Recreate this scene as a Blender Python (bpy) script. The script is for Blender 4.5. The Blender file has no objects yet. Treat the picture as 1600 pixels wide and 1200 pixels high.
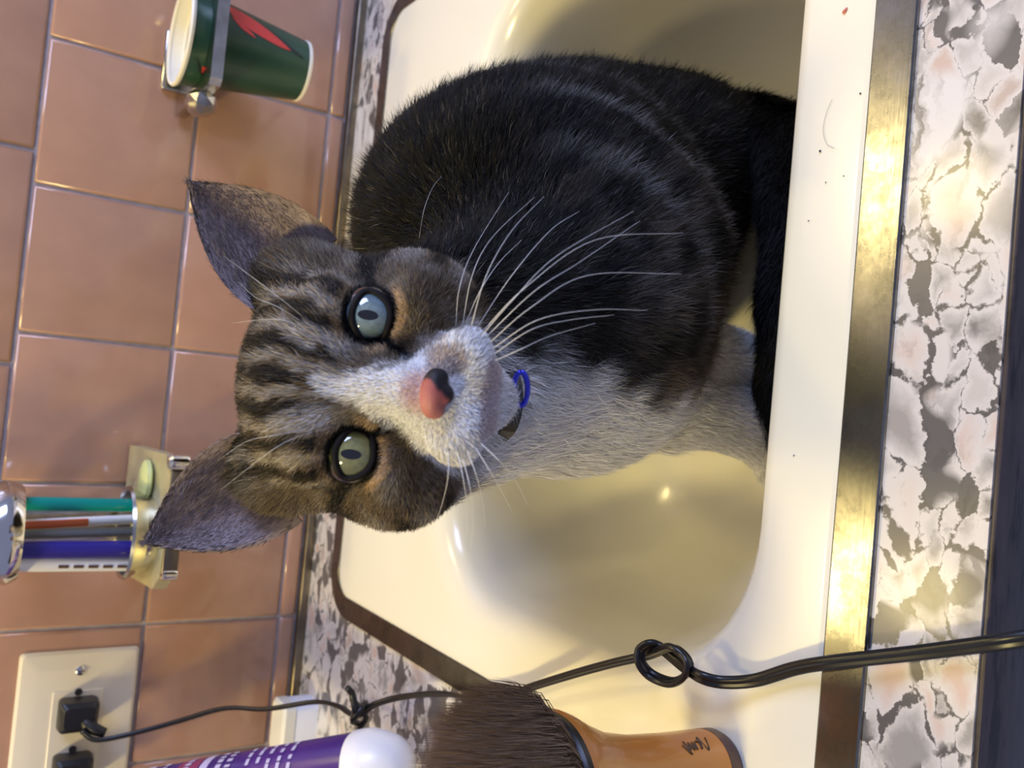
import bpy, bmesh, math, random
import numpy as np
from mathutils import Matrix, Vector

random.seed(7); rng = np.random.default_rng(7)
scene = bpy.context.scene
COL = scene.collection
V = np.array

# ------------------------------------------------------------------ camera
PITCH, ROLL, YAW, FPX = .5889, .1121, .0356, 1360.2
CAM = V([-.0225, -.6983, .2798])
def cam_axes():
    f = V([math.sin(YAW)*math.cos(PITCH), math.cos(YAW)*math.cos(PITCH), -math.sin(PITCH)])
    r = V([math.cos(YAW), -math.sin(YAW), 0.]); u = np.cross(r, f)
    c, s = math.cos(ROLL), math.sin(ROLL)
    return c*r+s*u, -s*r+c*u, f
RT, UP, FW = cam_axes()
cd = bpy.data.cameras.new('camera'); cam = bpy.data.objects.new('camera', cd); COL.objects.link(cam)
M = Matrix.Identity(4)
for i in range(3):
    M[i][0] = -UP[i]; M[i][1] = RT[i]; M[i][2] = -FW[i]; M[i][3] = CAM[i]
cam.matrix_world = M
cd.sensor_fit = 'HORIZONTAL'; cd.sensor_width = 36; cd.lens = FPX/1600*36
cd.clip_start = .01; cd.clip_end = 50
cd.dof.use_dof = True; cd.dof.focus_distance = .33; cd.dof.aperture_fstop = 16
scene.camera = cam

def ray(x, y):
    return RT*(600-y) - UP*(x-800) + FW*FPX
def on_z(x, y, z=0.):
    d = ray(x, y); return CAM + d*((z-CAM[2])/d[2])
def on_y(x, y, Y=0.):
    d = ray(x, y); return CAM + d*((Y-CAM[1])/d[1])
def at_d(x, y, dist):
    return CAM + ray(x, y)/FPX*dist

# ------------------------------------------------------------------ light
scene.view_settings.view_transform = 'Standard'; scene.view_settings.look = 'None'
scene.view_settings.gamma = 1; scene.view_settings.use_curve_mapping = False
scene.view_settings.exposure = 0.40
w = bpy.data.worlds.new('world'); scene.world = w; w.use_nodes = True
w.node_tree.nodes['Background'].inputs[0].default_value = (.55, .62, 1., 1)
w.node_tree.nodes['Background'].inputs[1].default_value = .30
def light(name, kind, loc, target, power, col, size=.1, sy=None):
    l = bpy.data.lights.new(name, kind); l.energy = power; l.color = col
    if kind == 'AREA':
        l.shape = 'RECTANGLE'; l.size = size; l.size_y = sy or size
    else: l.shadow_soft_size = size
    o = bpy.data.objects.new(name, l); COL.objects.link(o); o.location = loc
    d = Vector(target)-Vector(loc); o.rotation_euler = d.to_track_quat('-Z', 'Y').to_euler()
    return o
WARM = (1., .80, .33)
light('vanity_bulb_light', 'POINT', (-.20, -.10, .75), (0, 0, 0), 3.6, WARM, .045)
light('vanity_bulb_light', 'POINT', (.30, -.10, .75), (0, 0, 0), 3.6, WARM, .045)
light('ceiling_light', 'AREA', (-.85, -.66, 1.2), (0, -.4, 0), 10.0, (1., .81, .33), .35, .12)
light('window_light', 'AREA', (1.35, -.85, 1.15), (0, -.4, .05), 23.0, (.47, .58, 1.), .55, .8)

# ------------------------------------------------------------------ materials
def mat(name, col=(.8, .8, .8), rough=.5, metal=0., spec=.5, coat=0., **kw):
    m = bpy.data.materials.new(name); m.use_nodes = True
    b = m.node_tree.nodes['Principled BSDF']
    b.inputs['Base Color'].default_value = (*col, 1); b.inputs['Roughness'].default_value = rough
    b.inputs['Metallic'].default_value = metal; b.inputs['Specular IOR Level'].default_value = spec
    b.inputs['Coat Weight'].default_value = coat
    for k, v in kw.items(): b.inputs[k].default_value = v
    return m
class NT:
    def __init__(s, m): s.t = m.node_tree; s.b = s.t.nodes['Principled BSDF']
    def n(s, typ, **kw):
        nd = s.t.nodes.new(typ)
        for k, v in kw.items():
            if k in nd.inputs: nd.inputs[k].default_value = v
            else: setattr(nd, k, v)
        return nd
    def l(s, a, b): s.t.links.new(a, b)
    def ramp(s, fac, stops, interp='LINEAR'):
        r = s.n('ShaderNodeValToRGB'); r.color_ramp.interpolation = interp
        e = r.color_ramp.elements
        while len(e) < len(stops): e.new(.5)
        for i, (p, c) in enumerate(stops):
            e[i].position = p; e[i].color = (*c, 1) if len(c) == 3 else c
        s.l(fac, r.inputs[0]); return r.outputs[0]
    def mix(s, fac, a, b, blend='MIX'):
        mx = s.n('ShaderNodeMix', data_type='RGBA', blend_type=blend)
        for sock, v in ((mx.inputs[0], fac), (mx.inputs[6], a), (mx.inputs[7], b)):
            if hasattr(v, 'links'): s.l(v, sock)
            elif isinstance(v, (int, float)): sock.default_value = v
            else: sock.default_value = (*v, 1)
        return mx.outputs[2]
    def bump(s, h, strength=.2, dist=.001):
        b = s.n('ShaderNodeBump'); b.inputs['Strength'].default_value = strength; b.inputs['Distance'].default_value = dist
        s.l(h, b.inputs['Height']); s.l(b.outputs[0], s.b.inputs['Normal'])
    def coord(s, scale=(1, 1, 1), kind='Object'):
        c = s.n('ShaderNodeTexCoord'); mp = s.n('ShaderNodeMapping'); mp.inputs['Scale'].default_value = scale
        s.l(c.outputs[kind], mp.inputs[0]); return mp.outputs[0]
    def noise(s, vec, scale, detail=3, rough=.55):
        nz = s.n('ShaderNodeTexNoise'); nz.inputs['Scale'].default_value = scale
        nz.inputs['Detail'].default_value = detail; nz.inputs['Roughness'].default_value = rough
        s.l(vec, nz.inputs['Vector']); return nz

def noisy(name, c1, c2, scale=60, rough=.4, stretch=(1, 1, 1), lo=.35, hi=.65, bump=0, **kw):
    m = mat(name, c1, rough, **kw); t = NT(m)
    nz = t.noise(t.coord(stretch), scale)
    t.l(t.ramp(nz.outputs[0], [(lo, c1), (hi, c2)]), t.b.inputs['Base Color'])
    if bump: t.bump(nz.outputs[0], bump, .0006)
    return m

MT = {}
# glazed wall tile
m = mat('glazed_tile', (.36, .17, .10), .16, coat=.3); t = NT(m)
oi = t.n('ShaderNodeObjectInfo'); nz = t.noise(t.coord(), 22, 4)
base = t.ramp(nz.outputs[0], [(.3, (.40, .225, .15)), (.7, (.48, .275, .18))])
var = t.ramp(oi.outputs['Random'], [(0, (.92, .92, .94)), (1, (1.06, 1.04, 1.02))])
t.l(t.mix(1., base, var, 'MULTIPLY'), t.b.inputs['Base Color'])
nz2 = t.noise(t.coord(), 9, 2); t.bump(nz2.outputs[0], .25, .002)
MT['tile'] = m
MT['grout'] = noisy('grout', (.36, .32, .33), (.46, .40, .40), 120, .85, bump=.4)
MT['porcelain'] = noisy('porcelain', (.82, .785, .63), (.85, .815, .67), 6, .2, coat=.2)
# tarnished steel rim
m = mat('steel_rim', (.5, .47, .4), .27, 1.); t = NT(m)
nz = t.noise(t.coord((1, 1, 1)), 55, 6, .7); n2 = t.noise(t.coord((4, 90, 90)), 6, 4)
t.l(t.ramp(nz.outputs[0], [(.35, (.16, .155, .14)), (.65, (.32, .31, .28))]), t.b.inputs['Base Color'])
t.l(t.ramp(nz.outputs[0], [(.35, (.30,)*3), (.7, (.19,)*3)]), t.b.inputs['Roughness'])
t.bump(n2.outputs[0], .12, .0005); MT['rim'] = m
MT['chrome'] = mat('chrome', (.72, .70, .66), .12, 1.)
MT['darkstrip'] = noisy('strip_metal', (.16, .13, .10), (.34, .29, .20), 25, .35, metal=.9)
# brecciated stone laminate
m = mat('stone_laminate', (.8, .75, .7), .3, coat=.15); m.node_tree.nodes['Principled BSDF'].inputs['Coat Roughness'].default_value = .1; t = NT(m)
co = t.coord((1, 1, 1))
nd = t.noise(co, 30, 6, .68)
add = t.n('ShaderNodeVectorMath', operation='MULTIPLY_ADD'); add.inputs[1].default_value = (.022, .022, 0); t.l(nd.outputs['Color'], add.inputs[0]); t.l(co, add.inputs[2])
st = t.n('ShaderNodeMapping'); st.inputs['Scale'].default_value = (.62, 1, 1); t.l(add.outputs[0], st.inputs[0])
def vor(scale, feat, rnd=1.):
    v = t.n('ShaderNodeTexVoronoi', feature=feat); v.inputs['Scale'].default_value = scale; v.inputs['Randomness'].default_value = rnd
    t.l(st.outputs[0], v.inputs['Vector']); return v
vA = vor(60, 'F1'); eA = vor(60, 'DISTANCE_TO_EDGE'); vB = vor(120, 'F1'); eB = vor(120, 'DISTANCE_TO_EDGE')
def cellcol(v):
    sp = t.n('ShaderNodeSeparateColor'); t.l(v.outputs['Color'], sp.inputs[0])
    return t.ramp(sp.outputs[0], [(0, (.13, .12, .115)), (.20, (.13, .12, .115)), (.25, (.30, .28, .26)), (.44, (.56, .52, .48)), (.62, (.66, .62, .58)), (.80, (.62, .46, .38)), (.9, (.34, .32, .30))], 'LINEAR')
def rimmed(v, e):
    k = t.ramp(e.outputs['Distance'], [(.05, (0,)*3), (.30, (1,)*3)])
    sp = t.n('ShaderNodeSeparateColor'); t.l(v.outputs['Color'], sp.inputs[0])
    solid = t.ramp(sp.outputs[0], [(.19, (1,)*3), (.21, (0,)*3)])
    return t.mix(t.mix(solid, k, (1, 1, 1)), (.66, .62, .58), cellcol(v))
cA = rimmed(vA, eA); cB = rimmed(vB, eB)
shade = t.ramp(t.noise(st.outputs[0], 60, 5, .65).outputs[0], [(.34, (.5, .48, .46)), (.46, (1, 1, 1))])
def rough_edge(e, k):
    q = t.n('ShaderNodeMath', operation='MULTIPLY_ADD'); q.inputs[1].default_value = k; t.l(t.noise(co, 48, 4, .7).outputs[0], q.inputs[0]); t.l(e.outputs['Distance'], q.inputs[2]); return q.outputs[0]
lA = t.ramp(rough_edge(eA, .42), [(.215, (.0,)*3), (.24, (1,)*3)])
lB = t.ramp(rough_edge(eB, .42), [(.215, (.0,)*3), (.255, (1,)*3)])
mk = t.ramp(t.noise(co, 24, 2).outputs[0], [(.46, (0,)*3), (.50, (1,)*3)])
edge = t.mix(mk, lA, lB); cell = t.mix(mk, cA, cB)
cell = t.mix(.75, cell, shade, 'MULTIPLY')
brec = t.mix(edge, (.115, .105, .10), cell)
# pale bands with thin dark streaks
sco = t.n('ShaderNodeMapping'); sco.inputs['Scale'].default_value = (.16, 1, 1); t.l(add.outputs[0], sco.inputs[0])
streak = t.ramp(t.noise(sco.outputs[0], 95, 5, .65).outputs[0], [(.38, (.24, .22, .21)), (.44, (.56, .53, .50)), (.52, (.70, .67, .64))])
sy_ = t.n('ShaderNodeSeparateXYZ'); t.l(co, sy_.inputs[0])
mr_ = t.n('ShaderNodeMapRange'); mr_.inputs['From Min'].default_value = .10; mr_.inputs['From Max'].default_value = .24; mr_.inputs['To Max'].default_value = .14; t.l(sy_.outputs[1], mr_.inputs[0])
bs_ = t.n('ShaderNodeMath', operation='ADD'); t.l(t.noise(co, 8.5, 2).outputs[0], bs_.inputs[0]); t.l(mr_.outputs[0], bs_.inputs[1])
big = t.ramp(bs_.outputs[0], [(.575, (0,)*3), (.60, (1,)*3)])
t.l(t.mix(big, brec, streak), t.b.inputs['Base Color'])
MT['stone'] = m
# dark front edge
m = mat('dark_edge', (.035, .026, .026), .35); t = NT(m)
v1 = t.noise(t.coord((5, 1, 30)), 6, 5, .7)
t.l(t.ramp(v1.outputs[0], [(.40, (.012, .009, .010)), (.47, (.040, .030, .032)), (.7, (.062, .048, .050))]), t.b.inputs['Base Color'])
MT['edge'] = m
MT['ivory'] = mat('ivory_plastic', (.78, .70, .56), .3)
MT['black'] = mat('black_plastic', (.012, .012, .013), .38)
MT['cord'] = mat('cord_rubber', (.010, .010, .011), .34)
MT['white'] = mat('white_plastic', (.82, .82, .84), .3)
MT['purple'] = noisy('purple_plastic', (.045, .018, .16), (.10, .03, .22), 14, .25)
MT['maroon'] = mat('maroon_print', (.26, .04, .12), .3)
MT['lilac'] = mat('lilac_print', (.55, .50, .72), .4)
MT['wood'] = noisy('orange_wood', (.46, .14, .018), (.58, .21, .032), 30, .3, (1, 1, .15), coat=.4)
MT['darkwood'] = mat('dark_wood', (.075, .028, .022), .35)
MT['ink'] = mat('dark_ink', (.10, .05, .02), .5)
MT['bristle'] = mat('bristle', (.12, .085, .06), .6, spec=.2)
MT['green'] = noisy('green_paper', (.008, .045, .024), (.014, .065, .034), 20, .35)
MT['red'] = mat('red_print', (.62, .045, .035), .35)
MT['blackprint'] = mat('black_print', (.006, .012, .008), .35)
MT['paper'] = mat('cream_paper', (.82, .78, .64), .5)
MT['holder'] = noisy('aged_chrome', (.42, .40, .36), (.62, .60, .54), 60, .2, metal=1.)
MT['clear'] = mat('clear_acrylic', (.86, .84, .74), .08, coat=.5, **{'Transmission Weight': .85, 'IOR': 1.49})
MT['teal'] = mat('teal_plastic', (.0, .26, .22), .25)
MT['orange'] = mat('orange_plastic', (.75, .16, .05), .3)
MT['blue'] = mat('blue_plastic', (.03, .02, .24), .3)
MT['greytrans'] = mat('smoky_plastic', (.22, .22, .20), .3)
MT['palegreen'] = mat('pale_green_disc', (.62, .68, .30), .35)
MT['speck'] = mat('dark_speck', (.03, .025, .025), .6)
MT['pinkspeck'] = mat('red_speck', (.6, .16, .10), .6)

# ------------------------------------------------------------------ mesh helpers
def mesh_obj(name, verts, faces, material, parent=None, smooth=True):
    me = bpy.data.meshes.new(name); me.from_pydata([tuple(map(float, v)) for v in verts], [], [tuple(map(int, f)) for f in faces])
    me.validate(); me.update()
    if smooth: me.polygons.foreach_set('use_smooth', [True]*len(me.polygons))
    o = bpy.data.objects.new(name, me); COL.objects.link(o)
    if material: me.materials.append(material)
    if parent: o.parent = parent
    return o
def autosmooth(o, ang=35):
    me = o.data; bm = bmesh.new(); bm.from_mesh(me); bmesh.ops.recalc_face_normals(bm, faces=bm.faces)
    for e in bm.edges:
        if len(e.link_faces) == 2 and e.calc_face_angle(0) > math.radians(ang): e.smooth = False
    bm.to_mesh(me); bm.free(); return o
def tag(o, label=None, cat=None, group=None, kind=None):
    if label: o['label'] = label
    if cat: o['category'] = cat
    if group: o['group'] = group
    if kind: o['kind'] = kind
    return o
def thing(name, loc, label, cat, group=None, rot=None):
    o = bpy.data.objects.new(name, None); COL.objects.link(o); o.location = loc
    o.empty_display_size = .02
    if rot is not None: o.rotation_euler = rot
    return tag(o, label, cat, group)
def bm_obj(name, bm, material, parent=None, smooth=False, ang=35):
    me = bpy.data.meshes.new(name); bmesh.ops.recalc_face_normals(bm, faces=bm.faces)
    bm.to_mesh(me); bm.free()
    if smooth: me.polygons.foreach_set('use_smooth', [True]*len(me.polygons))
    o = bpy.data.objects.new(name, me); COL.objects.link(o); me.materials.append(material)
    if parent: o.parent = parent
    if smooth: autosmooth(o, ang)
    return o
def box(name, lo, hi, material, parent=None, bev=.0, seg=2):
    lo, hi = V(lo), V(hi)
    bm = bmesh.new(); bmesh.ops.create_cube(bm, size=1)
    for v in bm.verts: v.co = [(lo[i]+hi[i])/2 + v.co[i]*(hi[i]-lo[i]) for i in range(3)]
    if bev: bmesh.ops.bevel(bm, geom=bm.edges[:], offset=bev, segments=seg, affect='EDGES', profile=.5)
    return bm_obj(name, bm, material, parent, bool(bev), 60)
def loft(loops, cap0=False, cap1=False, close=True):
    n = len(loops[0]); vs = [p for L in loops for p in L]; fs = []
    for i in range(len(loops)-1):
        for j in range(n if close else n-1):
            k = (j+1) % n
            fs.append((i*n+j, i*n+k, (i+1)*n+k, (i+1)*n+j))
    if cap0: fs.append(tuple(range(n))[::-1])
    if cap1: fs.append(tuple((len(loops)-1)*n+j for j in range(n)))
    return vs, fs
def frame(axis):
    a = V(axis, float); a /= np.linalg.norm(a)
    h = V([0, 0, 1.]) if abs(a[2]) < .9 else V([0, 1., 0])
    x = np.cross(h, a); x /= np.linalg.norm(x); return x, np.cross(a, x), a
def lathe(name, prof, material, parent=None, n=40, org=(0, 0, 0), axis=(0, 0, 1), caps=(True, True), ang=40):
    x, y, a = frame(axis); o = V(org, float); loops = []
    for r, z in prof:
        r = max(r, 1e-5)
        loops.append([o + a*z + (x*math.cos(2*math.pi*j/n) + y*math.sin(2*math.pi*j/n))*r for j in range(n)])
    vs, fs = loft(loops, caps[0], caps[1]); ob = mesh_obj(name, vs, fs, material, parent); return autosmooth(ob, ang)
def cat_rom(P, n=8):
    P = [V(p, float) for p in P]; Q = [2*P[0]-P[1]] + P + [2*P[-1]-P[-2]]; out = []
    for i in range(1, len(Q)-2):
        a, b, c, d = Q[i-1:i+3]
        for k in range(n):
            s = k/n; out.append(.5*((2*b)+(-a+c)*s+(2*a-5*b+4*c-d)*s*s+(-a+3*b-3*c+d)*s**3))
    out.append(P[-1]); return np.array(out)
def sweep(path, rad, n=8, cross=None):
    """rad scalar or array; cross list of (a,b) unit section offsets"""
    path = np.asarray(path); N = len(path); rad = np.broadcast_to(rad, N)
    T = np.gradient(path, axis=0); T /= np.linalg.norm(T, axis=1)[:, None]+1e-12
    x, y, a = frame(T[0]); loops = []; xs = []
    for i in range(N):
        x = x - T[i]*np.dot(x, T[i]); x /= np.linalg.norm(x); y = np.cross(T[i], x); xs.append((x, y))
        sec = cross or [(math.cos(2*math.pi*j/n), math.sin(2*math.pi*j/n)) for j in range(n)]
        loops.append([path[i] + (x*c+y*s)*rad[i] for c, s in sec])
    return loft(loops, True, True)
def tube(name, path, rad, material, parent=None, n=8, cross=None):
    vs, fs = sweep(path, rad, n, cross); return mesh_obj(name, vs, fs, material, parent)
def rrect(x0, x1, y0, y1, r, z, n=14):
    pts = []
    for cx, cy, a0 in ((x1-r, y1-r, 0), (x0+r, y1-r, 90), (x0+r, y0+r, 180), (x1-r, y0+r, 270)):
        for k in range(n+1):
            a = math.radians(a0+90*k/n); pts.append(V([cx+r*math.cos(a), cy+r*math.sin(a), z]))
    return pts

# ------------------------------------------------------------------ wall
S = .105; Z3 = .022                      # tile pitch, height of the lowest full joint
G = .0024
wall = box('wall_back', (-1.3, .0012, -.9), (1.3, .10, 1.3), MT['grout']); tag(wall, 'salmon tiled bathroom wall', kind='structure')
def tile_mesh(wd, ht):
    bm = bmesh.new(); bmesh.ops.create_cube(bm, size=1)
    for v in bm.verts:
        v.co.x *= wd-G; v.co.z *= ht-G; v.co.y = v.co.y*.008
    bmesh.ops.bevel(bm, geom=[e for e in bm.edges if all(v.co.y < 0 for v in e.verts)], offset=.0022, segments=2, affect='EDGES', profile=.6)
    me = bpy.data.meshes.new('tile'); bmesh.ops.recalc_face_normals(bm, faces=bm.faces); bm.to_mesh(me); bm.free()
    me.polygons.foreach_set('use_smooth', [True]*len(me.polygons)); me.materials.append(MT['tile'])
    return me
TS = tile_mesh(S, S); TB = tile_mesh(S, .0145); TL = tile_mesh(.151, S)
def put_tile(me, x, z):
    o = bpy.data.objects.new('tile', me); COL.objects.link(o); o.parent = wall
    o.location = (x, .0032+random.uniform(-.0002, .0002), z)
    o.rotation_euler = (random.uniform(-.003, .003), 0, random.uniform(-.003, .003))
for k in range(-12, 12):
    x = (k+.5)*S
    put_tile(TS, x, Z3+S*.5); put_tile(TS, x, Z3+S*1.5); put_tile(TB, x, Z3-.0145/2)
for row in range(0, 3):
    for k in range(-9, 8):
        put_tile(TL, 1.22*S+(k+.5)*.151, Z3+S*(2.5+row))
tr = box('trim_1', (-1.3, -.0062, -.001), (1.3, .002, .0072), MT['darkstrip'], bev=.0012); tag(tr, 'tarnished metal strip where tiles meet counter', kind='structure')

# ------------------------------------------------------------------ counter
SX0, SX1, SY0, SY1 = -.192, .295, -.518, -.050     # outer edge of steel rim
inner = rrect(SX0+.006, SX1-.006, SY0+.006, SY1-.006, .03, 0)
def outer_ring(loop, x0, x1, y0, y1, z):
    cx, cy = (SX0+SX1)/2, (SY0+SY1)/2; out = []
    for p in loop:
        d = p[:2]-V([cx, cy]); ts = []
        if d[0] > 1e-9: ts.append((x1-cx)/d[0])
        if d[0] < -1e-9: ts.append((x0-cx)/d[0])
        if d[1] > 1e-9: ts.append((y1-cy)/d[1])
        if d[1] < -1e-9: ts.append((y0-cy)/d[1])
        s = min(ts); out.append(V([cx+d[0]*s, cy+d[1]*s, z]))
    # snap the nearest points to the four corners
    for c in ((x0, y0), (x0, y1), (x1, y0), (x1, y1)):
        i = min(range(len(out)), key=lambda k: np.hypot(out[k][0]-c[0], out[k][1]-c[1])); out[i][:2] = c
    return out
ot = outer_ring(inner, -1.0, 1.0, -.5555, -.002, 0)
dn = lambda L, z: [V([p[0], p[1], z]) for p in L]
vs, fs = loft([dn(inner, -.03), inner, ot, dn(ot, -.03), dn(inner, -.03)])
ctr = thing('countertop', (0, -.28, 0), 'stone patterned laminate countertop around the sink', 'countertop')
def child_of(o, p):
    o.parent = p; o.matrix_parent_inverse = Matrix.Translation(p.location).inverted(); return o
def world_parent(o, p):
    """keep world placement of o under the (loc/rot) empty p"""
    mw = Matrix.LocRotScale(p.location, p.rotation_euler, None)
    o.parent = p; o.matrix_parent_inverse = mw.inverted(); return o
slab = mesh_obj('slab', vs, fs, MT['stone'], smooth=False); autosmooth(slab); world_parent(slab, ctr)
fe = box('front_edge', (-1.0, -.5575, -.042), (1.0, -.5556, -.0006), MT['edge'], bev=.0004); world_parent(fe, ctr); fe['label'] = 'dark brown streaked front edge'
cab = box('vanity_cabinet_body', (-1.0, -.53, -.85), (1.0, -.005, -.16), MT['darkwood'])
cab2 = box('front_frame', (-1.0, -.535, -.85), (1.0, -.52, -.031), MT['darkwood'])
vt = thing('vanity_cabinet', (0, -.28, -.85), 'dark wooden vanity cabinet under the counter', 'cabinet')
world_parent(cab, vt); cab.name = 'body'; world_parent(cab2, vt)

# ------------------------------------------------------------------ sink
sink = thing('sink', (.05, -.30, 0), 'cream porcelain drop-in sink with steel rim holding the cat', 'sink')
BX0, BX1, BY0, BY1, BR = -.146, .246, -.4685, -.198, .085
deck = rrect(SX0+.012, SX1-.012, SY0+.012, SY1-.012, .024, .0005, 14)
deck2 = rrect(SX0+.018, SX1-.018, SY0+.018, SY1-.018, .02, .0022, 14)
prof = [(-.010, .0022), (-.004, .0021), (0, .0014), (.0035, -.0022), (.0065, -.010), (.010, -.026), (.015, -.055), (.023, -.086), (.036, -.112), (.056, -.130), (.082, -.138), (.108, -.1405)]
loops = [deck, deck2, rrect(SX0+.0195, SX1-.0195, SY0+.0195, SY1-.0195, .019, .0023, 14)]
cx, cy = (BX0+BX1)/2, (BY0+BY1)/2
for ins, z in prof:
    L = rrect(BX0, BX1, BY0, BY1, BR, z, 14); out = []
    for p in L:
        # inset towards the centre; softer roll on the back and the left
        sx = 1.0 + (1.1 if p[0] < cx else .5); sy = 1.0 + (1.6 if p[1] > cy else 0.)
        soft = math.exp(-max(0., -z)/.05)
        fx = abs(p[0]-cx)/((BX1-BX0)/2); fy = abs(p[1]-cy)/((BY1-BY0)/2)
        ix = ins*(1+(sx-1)*soft*fx**2); iy = ins*(1+(sy-1)*soft*fy**2)
        q = p.copy(); q[0] = cx+(p[0]-cx)*(1-ix/((BX1-BX0)/2)); q[1] = cy+(p[1]-cy)*(1-iy/((BY1-BY0)/2)); out.append(q)
    loops.append(out)
last = loops[-1]
for s in (.6, .3, .08):
    loops.append([V([cx+(p[0]-cx)*s, cy+(p[1]-cy)*s, -.1405-.003*(1-s)]) for p in last])
vs, fs = loft(loops, False, True)
bowl = mesh_obj('basin', vs, fs, MT['porcelain']); autosmooth(bowl, 60); world_parent(bowl, sink)
rim_loops = []
for ins, z in ((0, -.001), (0, .0014), (.0006, .0020), (.0012, .00204), (.0085, .00243), (.0150, .00277), (.0158, .0028), (.0165, .0024), (.0165, -.001)):
    rim_loops.append(rrect(SX0+ins, SX1-ins, SY0+ins, SY1-ins, .036-ins, z, 14))
vs, fs = loft(rim_loops); rim = autosmooth(mesh_obj('steel_rim', vs, fs, MT['rim']), 20); world_parent(rim, sink); rim['label'] = 'flat tarnished stainless steel rim'
drain = lathe('drain', [(.022, -.1405), (.022, -.1392), (.017, -.1392), (.0165, -.1402), (.001, -.1402)], MT['chrome'], org=(.065, -.285, 0), caps=(False, True)); world_parent(drain, sink)
for i, (x, y, r, mm) in enumerate(((1281, 236, .0005, 'speck'), (1344, 146, .0004, 'speck'), (1318, 275, .0003, 'speck'), (1290, 285, .0003, 'speck'), (1263, 345, .0003, 'speck'), (1240, 712, .0003, 'speck'), (1319, 18, .0009, 'pinkspeck'), (1322, 14, .0006, 'pinkspeck'))):
    p = on_z(x, y, .0027); sp = lathe('speck', [(r*.6, -.0002), (r, .0), (r*.5, r*.5)], MT[mm], n=8, org=p); world_parent(sp, sink)
hp = cat_rom([on_z(x, y, .0029) for x, y in ((1300, 155), (1290, 180), (1286, 205), (1292, 225), (1303, 232))], 5)
hair = tube('shed_hair', hp, .00006, MT['speck'], n=4); world_parent(hair, sink)

# ------------------------------------------------------------------ outlet with plugs
oc = on_y(112, 1156, 0.); OC = V([oc[0]+.004, -.0012, oc[2]])
out = thing('wall_outlet', OC, 'ivory wall outlet plate set sideways in the tiles', 'outlet')
HW, HH = .062, .0395
def rr(hw, hh, r, y, n=4): return [V([p[0], y, p[1]]) for p in rrect(-hw, hw, -hh, hh, r, 0, n)]
vs, fs = loft([rr(HW, HH, .003, .0), rr(HW, HH, .003, -.0015), rr(HW-.002, HH-.002, .003, -.0034), rr(HW-.012, HH-.012, .003, -.0052)], True, True)
autosmooth(mesh_obj('cover_plate', vs, fs, MT['ivory'], out), 25)
vs, fs = loft([rr(.034, .0165, .001, -.0050), rr(.034, .0165, .001, -.0058), rr(.0335, .016, .001, -.0062)], True, True)
ins = autosmooth(mesh_obj('receptacle_insert', vs, fs, MT['ivory'], out), 25)
for sx in (-1, 1):
    sc = lathe('screw', [(.0033, 0), (.0033, .0008), (.0024, .0016), (.0001, .0019)], MT['chrome'], out, 20, (sx*.048, -.005, 0), (0, -1, 0))
    box('screw_slot', (sx*.048-.0004, -.0071, -.0026), (sx*.048+.0004, -.0065, .0026), MT['speck'], sc)
    gh = lathe('ground_hole', [(.0026, -.0001), (.0026, .0004)], MT['speck'], ins, 14, (sx*.0205+.0125, -.0062, -.003+.003), (0, -1, 0))
def plug(cx, label, group=None):
    p = thing('plug', OC+V([cx, -.0062, 0]), label, 'plug')
    vs, fs = loft([rr(.0105, .0125, .003, .0), rr(.0112, .0132, .003, -.006), rr(.0105, .0125, .003, -.014), rr(.0075, .010, .003, -.017)], True, True)
    autosmooth(mesh_obj('plug_body', vs, fs, MT['black'], p), 35)
    tube('strain_relief', cat_rom([(-.004, -.013, -.004), (-.008, -.018, -.010), (-.011, -.020, -.017)], 4), np.linspace(.0052, .0034, 9), MT['black'], p)
    return p
plug(.0195, 'black plug with the knotted cord in the outlet')
plug(-.0205, 'second black plug cut off at the frame edge')

# ------------------------------------------------------------------ cord
def img(pts, fn): return [fn(*p) for p in pts]
P = []
P += [on_y(127, 1142, -.026), on_y(150, 1156, -.030), on_y(200, 1148, -.036), on_y(275, 1128, -.050), on_y(350, 1107, -.072), on_y(415, 1108, -.095), on_y(490, 1097, -.125), on_y(528, 1103, -.150)]
P += [on_y(556, 1118, -.178), on_y(585, 1101, -.195), on_y(628, 1089, -.215), on_y(690, 1084, -.255), on_z(745, 1092, .012), on_z(800, 1086, .014), on_z(832, 1073, .015), on_z(900, 1052, .017), on_z(955, 1037, .018)]
kn = [(250, 390, 0), (420, 352, -.002), (580, 290, 0), (720, 250, .003), (860, 340, .002), (930, 470, .002), (880, 610, .001), (740, 688, 0), (580, 660, 0), (420, 570, .002), (322, 430, .005), (330, 290, .004), (440, 217, .002), (560, 250, -.001), (700, 360, -.002), (830, 470, -.002), (940, 545, -.001), (1100, 632, 0)]
P += [on_z(960+a/8, 980+b/8, .017+c) for a, b, c in kn]
P += [on_z(1130, 1066, .012), on_z(1180, 1063, .0075), on_z(1240, 1045, .0075), on_z(1290, 1036, .0085), on_z(1380, 1026, .0065), on_z(1450, 1018, .0055), on_z(1520, 1009, .006), on_z(1575, 1002, .006), on_z(1640, 992, .002)]
path = cat_rom(P, 7)
cr = []
for side in (-1, 1):
    for k in range(9):
        a = math.radians(-160+320*k/8)
        pass
def fig8():
    pts = []
    for k in range(10):
        a = math.radians(-140+280*k/9); pts.append((.95+math.cos(a), math.sin(a)))
    for k in range(10):
        a = math.radians(40+280*k/9); pts.append((-.95+math.cos(a), math.sin(a)))
    return pts
cord = thing('power_cord', P[0], 'black knotted power cord running over sink and counter', 'cord')
c1 = tube('cord', path, .00145, MT['cord'], n=8, cross=fig8()); world_parent(c1, cord)
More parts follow.
